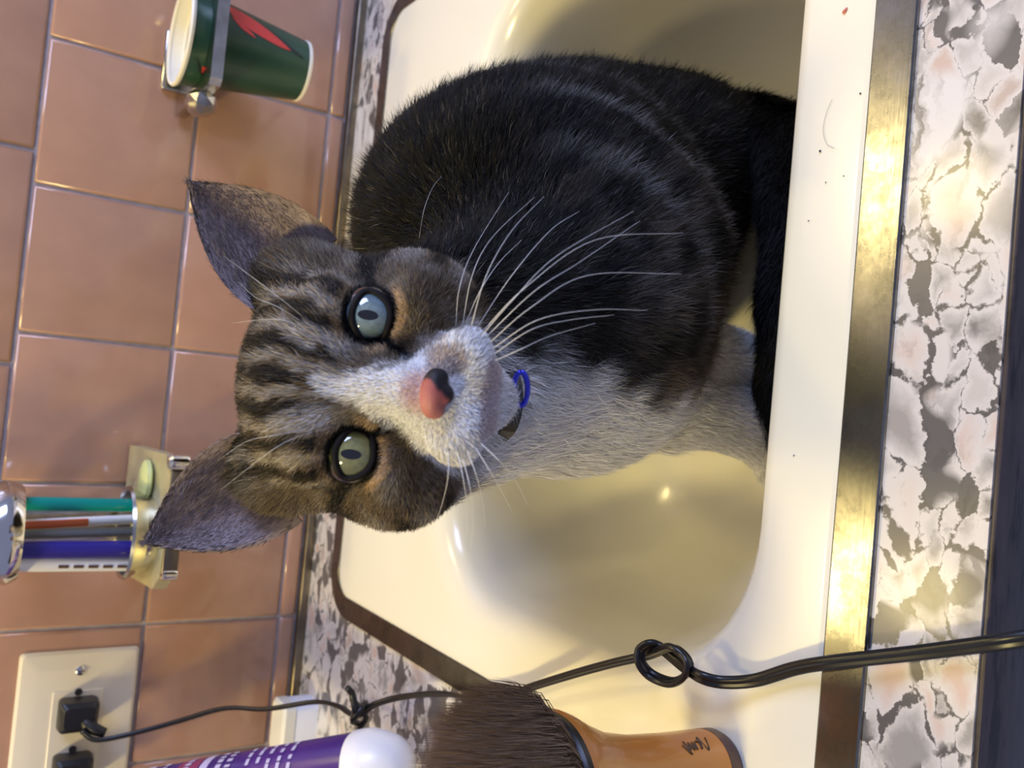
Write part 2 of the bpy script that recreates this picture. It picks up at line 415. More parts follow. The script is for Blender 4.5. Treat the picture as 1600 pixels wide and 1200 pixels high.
# wire tie
tc = on_y(562, 1110, -.185)
tie_pts = [tc+V([-.010, .004, -.002]), tc+V([-.004, -.004, .006]), tc+V([.004, -.007, .002]), tc+V([.003, .003, -.005]), tc+V([-.005, .005, .001]), tc+V([.002, -.006, .006]), tc+V([.012, -.004, .008]), tc+V([.017, -.004, .012])]
tie = tube('cord_tie', cat_rom(tie_pts, 6), .0022, MT['black'], n=6); world_parent(tie, cord)
tie2 = tube('cord_tie', cat_rom([tc+V([-.012, 0, -.001]), tc+V([-.003, -.006, -.002]), tc+V([.005, -.006, .004]), tc+V([.006, .004, .004]), tc+V([-.004, .002, -.006])], 6), .0019, MT['black'], n=6); world_parent(tie2, cord)

# ------------------------------------------------------------------ paper cups in wall holder
ct = on_y(282, 45, -.062); cb = on_y(471, 120, -.062)
CX = (ct[0]+cb[0])/2; CY = -.062; CZ0 = cb[2]; CZ1 = ct[2]; CH = CZ1-CZ0
RT0, RB0 = .0335, .0215
def paper_cup(z0, label, nested):
    c = thing('paper_cup', (CX, CY, z0), label, 'cup')
    lathe('cup_wall', [(RB0-.0008, .002), (RB0, 0), (RT0, CH-.002), (RT0-.0005, CH-.002)], MT['green'], c, 48, caps=(False, False))
    lathe('lining', [(.0001, .004), (RB0-.001, .004), (RT0-.0006, CH-.001)], MT['paper'], c, 48, caps=(True, False))
    lathe('rolled_rim', [(RT0-.0008, CH-.0028), (RT0+.001, CH-.0024), (RT0+.0018, CH-.0006), (RT0+.001, CH+.0008), (RT0-.0006, CH+.0006), (RT0-.0010, CH-.001)], MT['paper'], c, 48, caps=(False, False))
    lathe('base_band', [(RB0-.0004, -.0006), (RB0+.0006, -.0002), (RB0+.0009, .0016), (RB0+.0003, .0022)], MT['paper'], c, 48, caps=(True, False))
    return c
cup = paper_cup(CZ0, 'dark green paper cup with red leaf print in the wall holder', False)
paper_cup(CZ0+.008, 'second paper cup nested inside the green cup', True).scale = (.90, .90, .80)
def cone_decal(name, poly, material, parent, off=.0004, n=14):
    """poly: list of (angle_deg, h_frac, half_width_deg) strip along the cup wall"""
    pl = cat_rom([V(p) for p in poly], n); vs = []; fs = []
    for a, h, wd in pl:
        for s in (-1, -.33, .33, 1):
            an = math.radians(a+s*wd); r = RB0+(RT0-RB0)*h+off
            vs.append((r*math.cos(an), r*math.sin(an), h*CH))
    k = 4
    for i in range(len(pl)-1):
        for j in range(k-1): fs.append((i*k+j, i*k+j+1, (i+1)*k+j+1, (i+1)*k+j))
    return mesh_obj(name, vs, fs, material, parent)
cone_decal('printed_leaf', [(-50, .74, 1), (-56, .66, 12), (-62, .54, 13), (-70, .40, 10), (-78, .27, 5), (-82, .20, .5)], MT['red'], cup)
cone_decal('printed_leaf', [(-40, .75, 1), (-46, .64, 4), (-56, .46, 4), (-70, .28, 4), (-84, .12, 2.5), (-88, .08, .5)], MT['blackprint'], cup, .0003)
cone_decal('printed_leaf', [(-66, .70, .5), (-74, .62, 3.5), (-80, .54, 2.5), (-84, .50, .5)], MT['red'], cup, .0005)
cone_decal('printed_leaf', [(-140, .86, .5), (-146, .84, 5), (-152, .80, 3), (-156, .77, .5)], MT['red'], cup, .0005)
cone_decal('printed_leaf', [(-128, .92, .5), (-138, .89, 3), (-148, .86, 3), (-154, .84, .5)], MT['blackprint'], cup, .0004)
# holder: bevelled shelf with a hole, wall plate, clear finial
HZ = on_y(345, 133, -.10)[2]; HLX = on_y(336, 133, -.10)[0]
ch = thing('cup_holder', (CX, 0, HZ), 'chrome wall holder around the green paper cup', 'cup holder')
def shelf_with_hole(name, x0, x1, y0, y1, z0, z1, hx, hy, hr, parent, cham=.006, material=None):
    n = 48; inn = []; outr = []
    cyc = []
    pts = [(x1, y1), (x0, y1), (x0, y0+cham), (x0+cham, y0), (x1-cham, y0), (x1, y0+cham)]
    # sample the outline by angle from the hole centre
    for j in range(n):
        a = 2*math.pi*j/n; d = V([math.cos(a), math.sin(a)]); best = 1e9
        for i in range(len(pts)):
            p = V(pts[i]); e = V(pts[(i+1) % len(pts)])-p
            den = d[0]*e[1]-d[1]*e[0]
            if abs(den) < 1e-12: continue
            q = p-V([hx, hy]); tt = (q[0]*e[1]-q[1]*e[0])/den; ss = (q[0]*d[1]-q[1]*d[0])/den
            if tt > 0 and -1e-6 <= ss <= 1+1e-6: best = min(best, tt)
        outr.append(V([hx+d[0]*best, hy+d[1]*best])); inn.append(V([hx+d[0]*hr, hy+d[1]*hr]))
    for p in pts:
        i = min(range(n), key=lambda k: np.linalg.norm(outr[k]-V(p))); outr[i] = V(p, float)
    L = lambda A, z: [V([p[0], p[1], z]) for p in A]
    vs, fs = loft([L(inn, z0), L(inn, z1), L(outr, z1), L(outr, z0), L(inn, z0)])
    return autosmooth(mesh_obj(name, vs, fs, material or MT['holder'], parent), 30)
HW2 = CX-HLX
shelf_with_hole('shelf_plate', -HW2, HW2, -.103, -.004, 0, .0078, 0, CY, .0325, ch, .004)
box('wall_plate', (-HW2*.55, -.006, -.002), (HW2*.55, -.0005, .020), MT['holder'], ch, .0015)
for s in (-1, 1):
    bm = bmesh.new(); bmesh.ops.create_icosphere(bm, subdivisions=2, radius=.0115)
    for v in bm.verts:
        v.co.x *= .85; v.co.y *= 1.35; v.co.z *= .95; v.co += Vector([random.uniform(-.0007, .0007) for _ in range(3)])+Vector((s*(HW2+.004), -.066, .004))
    o = bm_obj('finial', bm, MT['holder'], ch, True, 14); o['label'] = 'faceted shiny finial on the shelf end'
    tube('finial_stem', [V([s*(HW2-.004), -.066, .004]), V([s*(HW2+.002), -.066, .004])], .004, MT['chrome'], ch)

# ------------------------------------------------------------------ toothbrush holder
bf = on_y(264, 712, -.082); bl = on_y(255, 925, -.082)
BXc = (bf[0]+bl[0])/2; BHW = (bf[0]-bl[0])/2; BZ = bl[2]-.006
bh = thing('toothbrush_holder', (BXc, 0, BZ), 'chrome wall holder with rings carrying the toothbrushes', 'toothbrush holder')
RX = on_y(200, 832, -.05)[0]-BXc; RZ = on_y(200, 830, -.05)[2]-BZ; UZ = on_y(10, 830, -.05)[2]-BZ
MT['plate'] = noisy('warm_lit_plate', (.50, .46, .28), (.66, .62, .40), 50, .38, metal=.55)  # chrome plate with the warm yellow light put into its base colour
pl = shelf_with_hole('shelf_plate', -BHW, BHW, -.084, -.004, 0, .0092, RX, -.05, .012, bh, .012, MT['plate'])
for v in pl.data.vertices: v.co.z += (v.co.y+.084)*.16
box('front_lip', (-BHW+.010, -.0865, -.001), (BHW-.010, -.0838, .0095), MT['darkstrip'], bh, .0008)
lathe('retaining_cup', [(.022, .0092), (.026, .011), (.0275, .018), (.031, RZ-.001), (.0325, RZ+.001), (.0315, RZ+.003), (.029, RZ+.002), (.027, .014)], MT['holder'], bh, 40, (RX, -.05, 0), caps=(True, False))
lathe('upper_ring', [(.0255, UZ-.008), (.0305, UZ-.0075), (.0335, UZ-.002), (.0335, UZ+.004), (.030, UZ+.010), (.0255, UZ+.010), (.0255, UZ-.008)], MT['chrome'], bh, 40, (RX, -.05, 0), caps=(False, False))
box('wall_plate', (RX-.014, -.006, -.004), (RX+.014, -.0005, UZ+.02), MT['holder'], bh, .002)
tube('arm', [V([RX, -.004, UZ+.001]), V([RX, -.022, UZ+.001])], .005, MT['chrome'], bh)
box('bracket', (RX+.026, -.02, .004), (RX+.036, -.0005, .020), MT['chrome'], bh, .002)
lathe('end_cap', [(.0055, 0), (.006, .002), (.006, .011), (.004, .013)], MT['chrome'], bh, 16, (BHW-.004, -.084, -.001))
lathe('end_cap', [(.0035, 0), (.004, .002), (.004, .0095), (.002, .0105)], MT['chrome'], bh, 16, (-BHW+.012, -.084, -.001))
kb = lathe('hole_disc', [(.0135, 0), (.0145, .001), (.0140, .0035), (.009, .0052), (.001, .0056)], MT['palegreen'], bh, 30, (BHW-.021, -.045, .0152))  # raised pale green disc stands in for a hole in the plate
kb['label'] = 'pale green disc standing in for a hole in the shelf'
def toothbrush(x, y, tilt, wd, th, material, label, stripe=None, zlo=.0105, top=.155):
    z0 = BZ+zlo
    tb = thing('toothbrush', (BXc+RX+x, -.05+y, z0), label, 'toothbrush', None, (0, tilt, 0))
    pts = cat_rom([V([0, 0, 0]), V([0, 0, .03]), V([0, 0, .07]), V([0, 0, .11]), V([0, 0, top])], 5)
    sec = [(math.cos(a)*wd, math.sin(a)*th) for a in np.linspace(0, 2*math.pi, 13)[:-1]]
    tube('handle', pts, np.interp(np.linspace(0, 1, len(pts)), [0, .05, .5, .75, .85, 1], [.6, .95, 1, .85, .5, .5]), material, tb, cross=sec)
    box('head', (-.0055, -.003, top-.002), (.0055, .003, top+.026), material, tb, .002)
    for i in range(3):
        box('bristle_tuft', (-.0045, -.013, top+.001+i*.008), (.0045, -.003, top+.007+i*.008), MT['white'], tb, .001)
    if stripe:
        zc, zh, mm = stripe
        box('grip', (-.0026, -th-.0007, zc-zh), (.0026, -th*.3, zc+zh), mm, tb, .0006)
    return tb
toothbrush(.0195, -.004, .0, .0047, .0045, MT['teal'], 'teal toothbrush, rightmost in the chrome holder')
toothbrush(.008, .012, -.06, .0035, .0035, MT['white'], 'white and orange toothbrush leaning at the back of the holder', (.07, .03, MT['orange']))
toothbrush(.0005, .004, -.03, .0036, .0036, MT['greytrans'], 'smoky grey toothbrush in the middle of the holder')
toothbrush(-.0095, -.010, .0, .0058, .0050, MT['blue'], 'dark blue toothbrush beside the white printed one')
tp = toothbrush(-.0205, -.006, .02, .0056, .0050, MT['white'], 'white toothbrush with dark print, leftmost in the holder')
for i in range(5):
    box('print_mark', (-.0022, -.0053, .016+i*.009), (-.0002, -.0048, .022+i*.009), MT['ink'], tp)

# ------------------------------------------------------------------ shaving brush lying on the sink ledge
b0 = V([-.158, -.457, .0023]); hl = .083
sb = thing('shaving_brush', b0, 'brown bristle brush with orange wooden handle standing on the sink ledge', 'brush', None, (0, .055, 0))
lathe('handle', [(.0150, .0075), (.0149, .03), (.0155, .048), (.0175, .061), (.0215, .071), (.0255, .079), (.0268, hl), (.0258, hl+.002)], MT['wood'], sb, 48)
bs = lathe('end_cap', [(.0115, 0), (.0140, .0006), (.0150, .003), (.0151, .0080)], MT['darkwood'], sb, 48)
bs['label'] = 'dark brown base of the handle'
lathe('ferrule', [(.026, hl+.001), (.0264, hl+.004), (.0245, hl+.006)], MT['black'], sb, 48)
lathe('tuft_core', [(.020, hl+.003), (.0245, hl+.010), (.0255, hl+.018), (.022, hl+.026), (.013, hl+.031), (.001, hl+.033)], MT['bristle'], sb, 32)
def strands_mesh(name, root, mid, tip, wdir, wd, col, material, parent=None):
    """ribbons: two quads + a point. arrays (N,3)"""
    N = len(root); wv = wdir*wd[:, None]
    Vv = np.empty((N, 5, 3), np.float32)
    Vv[:, 0] = root-wv*.5; Vv[:, 1] = root+wv*.5; Vv[:, 2] = mid-wv*.42; Vv[:, 3] = mid+wv*.42; Vv[:, 4] = tip
    me = bpy.data.meshes.new(name); me.vertices.add(N*5); me.vertices.foreach_set('co', Vv.ravel())
    base = (np.arange(N)*5)[:, None]
    loops = (base+np.array([0, 1, 3, 2, 2, 3, 4])[None]).astype(np.int32).ravel()
    me.loops.add(N*7); me.loops.foreach_set('vertex_index', loops)
    me.polygons.add(N*2)
    st = np.empty((N, 2), np.int32); st[:, 0] = np.arange(N)*7; st[:, 1] = st[:, 0]+4
    me.polygons.foreach_set('loop_start', st.ravel())
    me.update(calc_edges=True)
    me.polygons.foreach_set('use_smooth', np.ones(N*2, bool))
    at = me.color_attributes.new('coat', 'FLOAT_COLOR', 'POINT')
    c4 = np.ones((N, 5, 4), np.float32); c4[:, :, :3] = col[:, None, :]
    at.data.foreach_set('color', c4.ravel())
    me.materials.append(material)
    o = bpy.data.objects.new(name, me); COL.objects.link(o)
    if parent: o.parent = parent
    return o
mc = mat('bristle_hair', (.1, .1, .1), .7, spec=.06); t = NT(mc)
a_ = t.n('ShaderNodeVertexColor', layer_name='coat'); t.l(a_.outputs[0], t.b.inputs['Base Color']); MT['bhair'] = mc
def unit(a): return a/(np.linalg.norm(a, axis=-1, keepdims=True)+1e-12)
N = 20000
th = rng.uniform(0, 2*np.pi, N); rr_ = np.sqrt(rng.uniform(0, 1, N))
root = np.stack([np.cos(th)*rr_*.0245, np.sin(th)*rr_*.0245, np.full(N, hl+.004)], 1)
spread = .0355*rr_**.8
tip = np.stack([np.cos(th)*spread, np.sin(th)*spread, hl+.004+(.046*np.sqrt(1-.66*rr_**2))*rng.uniform(.84, 1.03, N)], 1)+rng.normal(0, .0019, (N, 3))
mid = root*.5+tip*.5; mid[:, :2] *= (1+.16*rr_)[:, None]
wdr = unit(np.cross(unit(tip-root), rng.normal(size=(N, 3))))
cb_ = rng.uniform(.6, 1.4, N)[:, None]*np.array([[.26, .18, .115]])
o = strands_mesh('bristles', root, mid, tip, wdr, np.full(N, .00034), cb_, MT['bhair'], sb); tag(o, kind='stuff')
# faint script on the handle
vl = unit(CAM-b0); va = math.atan2(vl[1], vl[0])
def on_handle(du, z): # du metres along the circumference
    r = .0150; an = va+du/r; return V([math.cos(an)*(r+.0002), math.sin(an)*(r+.0002), z])
zs = .022
scr = [(.009, .004), (.006, -.003), (.004, .005), (.002, -.002), (.0035, .0015), (.0, .002), (-.001, -.002), (-.002, .002), (-.003, -.002), (-.0045, .002), (-.0055, -.002), (-.007, .003), (-.006, -.004), (-.009, .001)]
tube('script_mark', cat_rom([on_handle(zz*.8+.008, zs-dd*.8) for dd, zz in scr], 4), .00035, MT['ink'], sb, 5)

# ------------------------------------------------------------------ purple tube leaning on the wall, white box behind it
t0 = on_y(592, 1201, -.232); t1 = on_y(190, 1262, -.100); t1 = t0+(t1-t0)*1.28
tl = np.linalg.norm(t1-t0)
pb = thing('lotion_bottle', t0, 'purple bottle with white cap leaning against the wall tiles', 'bottle')
pb.rotation_mode = 'QUATERNION'; pb.rotation_quaternion = Vector((t1-t0)/tl).to_track_quat('Z', 'Y')
R1 = .0225
lathe('bottle_body', [(R1-.002, .002), (R1, .004), (R1, .02), (R1-.001, tl*.5), (R1-.003, tl), (R1-.006, tl+.003), (.01, tl+.004)], MT['purple'], pb, 56)
lathe('cap', [(.002, -.022), (.010, -.020), (.016, -.015), (.0205, -.007), (R1+.001, .002), (R1+.001, .012), (R1, .014)], MT['white'], pb, 56)
vl = np.array(Matrix(pb.rotation_quaternion.to_matrix()).inverted() @ Vector(tuple(unit(CAM-t0)))); va2 = math.atan2(vl[1], vl[0])
def band(name, z0, z1, a0, a1, material, off=.0003, slant=0.):
    vs = []; fs = []; n = 16
    for i in range(n+1):
        a = va2+math.radians(a0+(a1-a0)*i/n); sl = slant*(i/n-.5)
        for z in (z0+sl, (z0+z1)/2+sl, z1+sl):
            r = np.interp(z, [0, .02, tl*.5, tl], [R1, R1, R1-.001, R1-.003])+off; vs.append((r*math.cos(a), r*math.sin(a), z))
    for i in range(n):
        for j in range(2): fs.append((i*3+j, i*3+j+1, i*3+j+4, i*3+j+3))
    return mesh_obj(name, vs, fs, material, pb)
# which angular side is upright-right (towards the frame)?
rl = np.array(Matrix(pb.rotation_quaternion.to_matrix()).inverted() @ Vector(tuple(RT))); side = math.degrees((math.atan2(rl[1], rl[0])-va2+math.pi) % (2*math.pi)-math.pi)
sg = 1 if side > 0 else -1
band('printed_band', tl*.46, tl*.485, -100, 100, MT['lilac'], .0003)
band('printed_band', tl*.49, tl*.56, -100, 100, MT['maroon'], .0003)
def dash(a, da, z, dz, mm='lilac'): band('printed_text', z, z+dz, sg*a, sg*(a+da), MT[mm], .0006)
for row in range(5):
    for wds in range(4):
        dash(18+wds*15+random.uniform(0, 3), random.uniform(7, 12), tl*(.20+row*.032), tl*.010)
for row in range(2):
    for wds in range(7): dash(4+wds*11+random.uniform(0, 3), random.uniform(4, 8), tl*(.385+row*.03), tl*.016)
for row in range(4):
    for wds in range(5): dash(8+wds*15, random.uniform(8, 12), tl*(.60+row*.045), tl*(.014+.012*(row == 1)))
for wds in range(8): dash(6+wds*10, 6, tl*.52, tl*.018)
wb = on_z(497, 1116, 0); wt = thing('white_container', (wb[0]-.012, -.034, 0), 'small white plastic container between bottle and tile wall', 'container')
vs, fs = loft([rrect(-.020, .020, -.014, .014, .005, 0, 4), rrect(-.020, .020, -.014, .014, .005, .017, 4), rrect(-.0195, .0195, -.0135, .0135, .005, .018, 4)], True, True)
autosmooth(mesh_obj('container_body', vs, fs, MT['white'], wt), 30)
vs, fs = loft([rrect(-.0205, .0205, -.0145, .0145, .005, .0182, 4), rrect(-.0205, .0205, -.0145, .0145, .005, .026, 4), rrect(-.018, .018, -.012, .012, .004, .028, 4)], True, True)
autosmooth(mesh_obj('lid', vs, fs, MT['paper'], wt), 30)
#CAT#
# ------------------------------------------------------------------ cat
EYE_MID = at_d(563, 601, .250)
hy = unit(CAM-EYE_MID)
hx = unit(RT*222-UP*27); hx = unit(hx-hy*np.dot(hx, hy)); hz = np.cross(hy, hx)
HM = np.stack([hx, hy, hz], 1)                     # local mm -> world
def h2w(p): return EYE_MID + (np.asarray(p, float)*.001) @ HM.T
def w2h(P): return ((P-EYE_MID) @ HM)*1000.
def smin(a, b, k):
    h = np.clip(.5+.5*(b-a)/k, 0, 1); return b*(1-h)+a*h-k*h*(1-h)
def smax(a, b, k): return -smin(-a, -b, k)
def ell(P, c, r):
    q = (P-V(c, np.float32))/V(r, np.float32); k0 = np.sqrt((q*q).sum(-1)); k1 = np.sqrt(((q/V(r, np.float32))**2).sum(-1))+1e-9
    return k0*(k0-1)/k1
def cap(P, a, b, ra, rb):
    a = V(a, np.float32); b = V(b, np.float32); ab = b-a
    tt = np.clip(((P-a)@ab)/float(ab@ab), 0, 1); d = P-a-tt[..., None]*ab
    return np.sqrt((d*d).sum(-1))-(ra+(rb-ra)*tt)
EYEC = 20.0; EYER = 9.3; EYEY = -7.2; EYEZ = -.4
def head_sdf(Q):                                   # Q local mm
    d = ell(Q, (0, -40, 1), (38, 42, 34))
    d = smin(d, ell(Q, (0, -26, 12), (29, 28, 21)), 8)
    for s in (-1, 1):
        d = smin(d, ell(Q, (s*25, -28, -15), (18, 24, 19)), 12)
        d = smin(d, ell(Q, (s*17, -9, 10.5), (12, 11, 7)), 7)       # brow
        d = smin(d, ell(Q, (s*23, -6, -12), (11, 10, 7)), 7)        # cheekbone
    d = smin(d, cap(Q, (0, -9, 8), (0, 15.5, -15), 8, 6.2), 7)       # bridge
    d = smin(d, ell(Q, (0, 4, -26), (17, 17, 13)), 8)               # muzzle
    for s in (-1, 1):
        d = smin(d, ell(Q, (s*8.5, 13.5, -28), (10.5, 10, 8.5)), 4) # whisker pads
        d = smin(d, ell(Q, (s*29, -38, 20), (13, 13, 16)), 10)      # ear roots
    d = smin(d, ell(Q, (0, 5, -35), (10, 12, 7.5)), 5)              # chin
    d = smin(d, ell(Q, (0, 20, -20.5), (5.2, 5, 4)), 3)
    # mouth line and philtrum
    d = smax(d, -cap(Q, (0, 25.5, -25), (0, 22.5, -32), .7, .8), 1.2)
    for s in (-1, 1):
        d = smax(d, -cap(Q, (0, 22.5, -32.5), (s*9, 18.5, -37.), .9, .9), 1.5)
        d = smax(d, -cap(Q, (s*9, 18.5, -37.), (s*17, 8, -36), .9, .7), 1.5)
        d = smax(d, -ell(Q, (s*EYEC, .5, EYEZ), (8.0, 9.3, 6.7)), 2.0)
    return d
def tail_sdf(P):
    tp = [(.150, -.290, -.118), (.155, -.340, -.114), (.135, -.382, -.102), (.095, -.404, -.088), (.045, -.411, -.083), (.000, -.409, -.087), (-.024, -.405, -.094)]
    tr_ = [.020, .019, .018, .0175, .017, .016, .011]; tl_ = None
    for i in range(len(tp)-1):
        c = cap(P, tp[i], tp[i+1], tr_[i], tr_[i+1]); tl_ = c if tl_ is None else smin(tl_, c, .008)
    return tl_
def body_sdf(P):
    d = ell(P, (.088, -.275, -.050), (.098, .076, .088))            # haunch
    d = smin(d, ell(P, (.070, -.322, .032), (.070, .082, .080)), .075)  # back and ribs
    d = smin(d, ell(P, (.012, -.385, .040), (.056, .050, .064)), .03)  # chest
    d = smin(d, ell(P, (.055, -.377, .016), (.048, .044, .058)), .015) # shoulder
    d = smin(d, ell(P, (.135, -.292, -.085), (.050, .070, .052)), .02) # thigh
    d = smin(d, cap(P, (.012, -.385, .055), h2w((0, -46, -14)), .052, .036), .02)  # neck
    leg = cap(P, (-.010, -.378, .005), (-.017, -.380, -.080), .024, .0155)
    leg = smin(leg, cap(P, (-.017, -.380, -.080), (-.032, -.372, -.122), .0150, .0145), .01)
    leg = smin(leg, ell(P, (-.041, -.377, -.130), (.017, .022, .011)), .01)
    l2 = cap(P, (.022, -.378, .005), (.012, -.372, -.080), .024, .0155)
    l2 = smin(l2, cap(P, (.012, -.372, -.080), (.006, -.368, -.122), .0150, .0145), .01)
    l2 = smin(l2, ell(P, (.002, -.376, -.130), (.017, .022, .011)), .01)
    d = smin(d, smin(leg, l2, .004), .012)
    return smin(d, tail_sdf(P), .006)
def cat_sdf(P):
    return smin(body_sdf(P), head_sdf(w2h(P).astype(np.float32))*.001, .010)
def surface_nets(F, org, h):
    ins = F < 0; nx, ny, nz = F.shape
    c = np.zeros((nx-1, ny-1, nz-1), np.int8); offs = [(i, j, k) for i in (0, 1) for j in (0, 1) for k in (0, 1)]
    for i, j, k in offs: c += ins[i:nx-1+i, j:ny-1+j, k:nz-1+k]
    act = np.argwhere((c > 0) & (c < 8)); idx = -np.ones(c.shape, np.int64); idx[tuple(act.T)] = np.arange(len(act))
    acc = np.zeros((len(act), 3)); cnt = np.zeros(len(act))
    for a in offs:
        for ax_ in range(3):
            if a[ax_]: continue
            b = list(a); b[ax_] = 1
            fa = F[act[:, 0]+a[0], act[:, 1]+a[1], act[:, 2]+a[2]]; fb = F[act[:, 0]+b[0], act[:, 1]+b[1], act[:, 2]+b[2]]
            m_ = (fa < 0) != (fb < 0); tt = np.where(m_, fa/(fa-fb+1e-20), 0)
            p = np.repeat(V(a, float)[None], len(act), 0); p[:, ax_] += tt
            acc[m_] += p[m_]; cnt[m_] += 1
    verts = org+h*(act+acc/cnt[:, None]); faces = []
    for ax_ in range(3):
        u, v = (ax_+1) % 3, (ax_+2) % 3
        A = [slice(None)]*3; B = [slice(None)]*3; A[ax_] = slice(0, -1); B[ax_] = slice(1, None)
        ch_ = ins[tuple(A)] != ins[tuple(B)]; e = np.argwhere(ch_)
        lim = F.shape
        e = e[(e[:, u] > 0) & (e[:, v] > 0) & (e[:, u] < lim[u]-1) & (e[:, v] < lim[v]-1)]
        def cell(du, dv):
            q = e.copy(); q[:, u] += du; q[:, v] += dv; return idx[tuple(q.T)]
        f = np.stack([cell(-1, -1), cell(0, -1), cell(0, 0), cell(-1, 0)], 1)
        flip = ~ins[tuple(e.T)]; f[flip] = f[flip][:, ::-1]; faces.append(f)
    return verts, np.concatenate(faces)
def grid_eval(fn, lo, hi, h):
    n = [int((hi[i]-lo[i])/h)+1 for i in range(3)]
    xs = [lo[i]+h*np.arange(n[i]) for i in range(3)]; F = np.empty(n, np.float32)
    YY, ZZ = np.meshgrid(xs[1], xs[2], indexing='ij')
    for i0 in range(0, n[0], 16):
        xx = xs[0][i0:i0+16]
        P = np.empty((len(xx), n[1], n[2], 3), np.float32); P[..., 0] = xx[:, None, None]; P[..., 1] = YY; P[..., 2] = ZZ
        F[i0:i0+16] = fn(P)
    return F
lo = V([-.090, -.505, -.146]); hi = V([.205, -.190, .235]); hstep = .0021
VB, FB = surface_nets(grid_eval(cat_sdf, lo, hi, hstep), lo, hstep)
# light Laplacian smoothing
E_ = np.concatenate([FB[:, [0, 1]], FB[:, [1, 2]], FB[:, [2, 3]], FB[:, [3, 0]]]); E_ = np.unique(np.sort(E_, 1), axis=0)
deg = np.bincount(E_.ravel(), minlength=len(VB))[:, None]
for it in range(3):
    s_ = np.zeros_like(VB)
    for k in range(3):
        s_[:, k] = np.bincount(E_[:, 0], VB[E_[:, 1], k], len(VB))+np.bincount(E_[:, 1], VB[E_[:, 0], k], len(VB))
    VB = VB*.5+.5*s_/deg

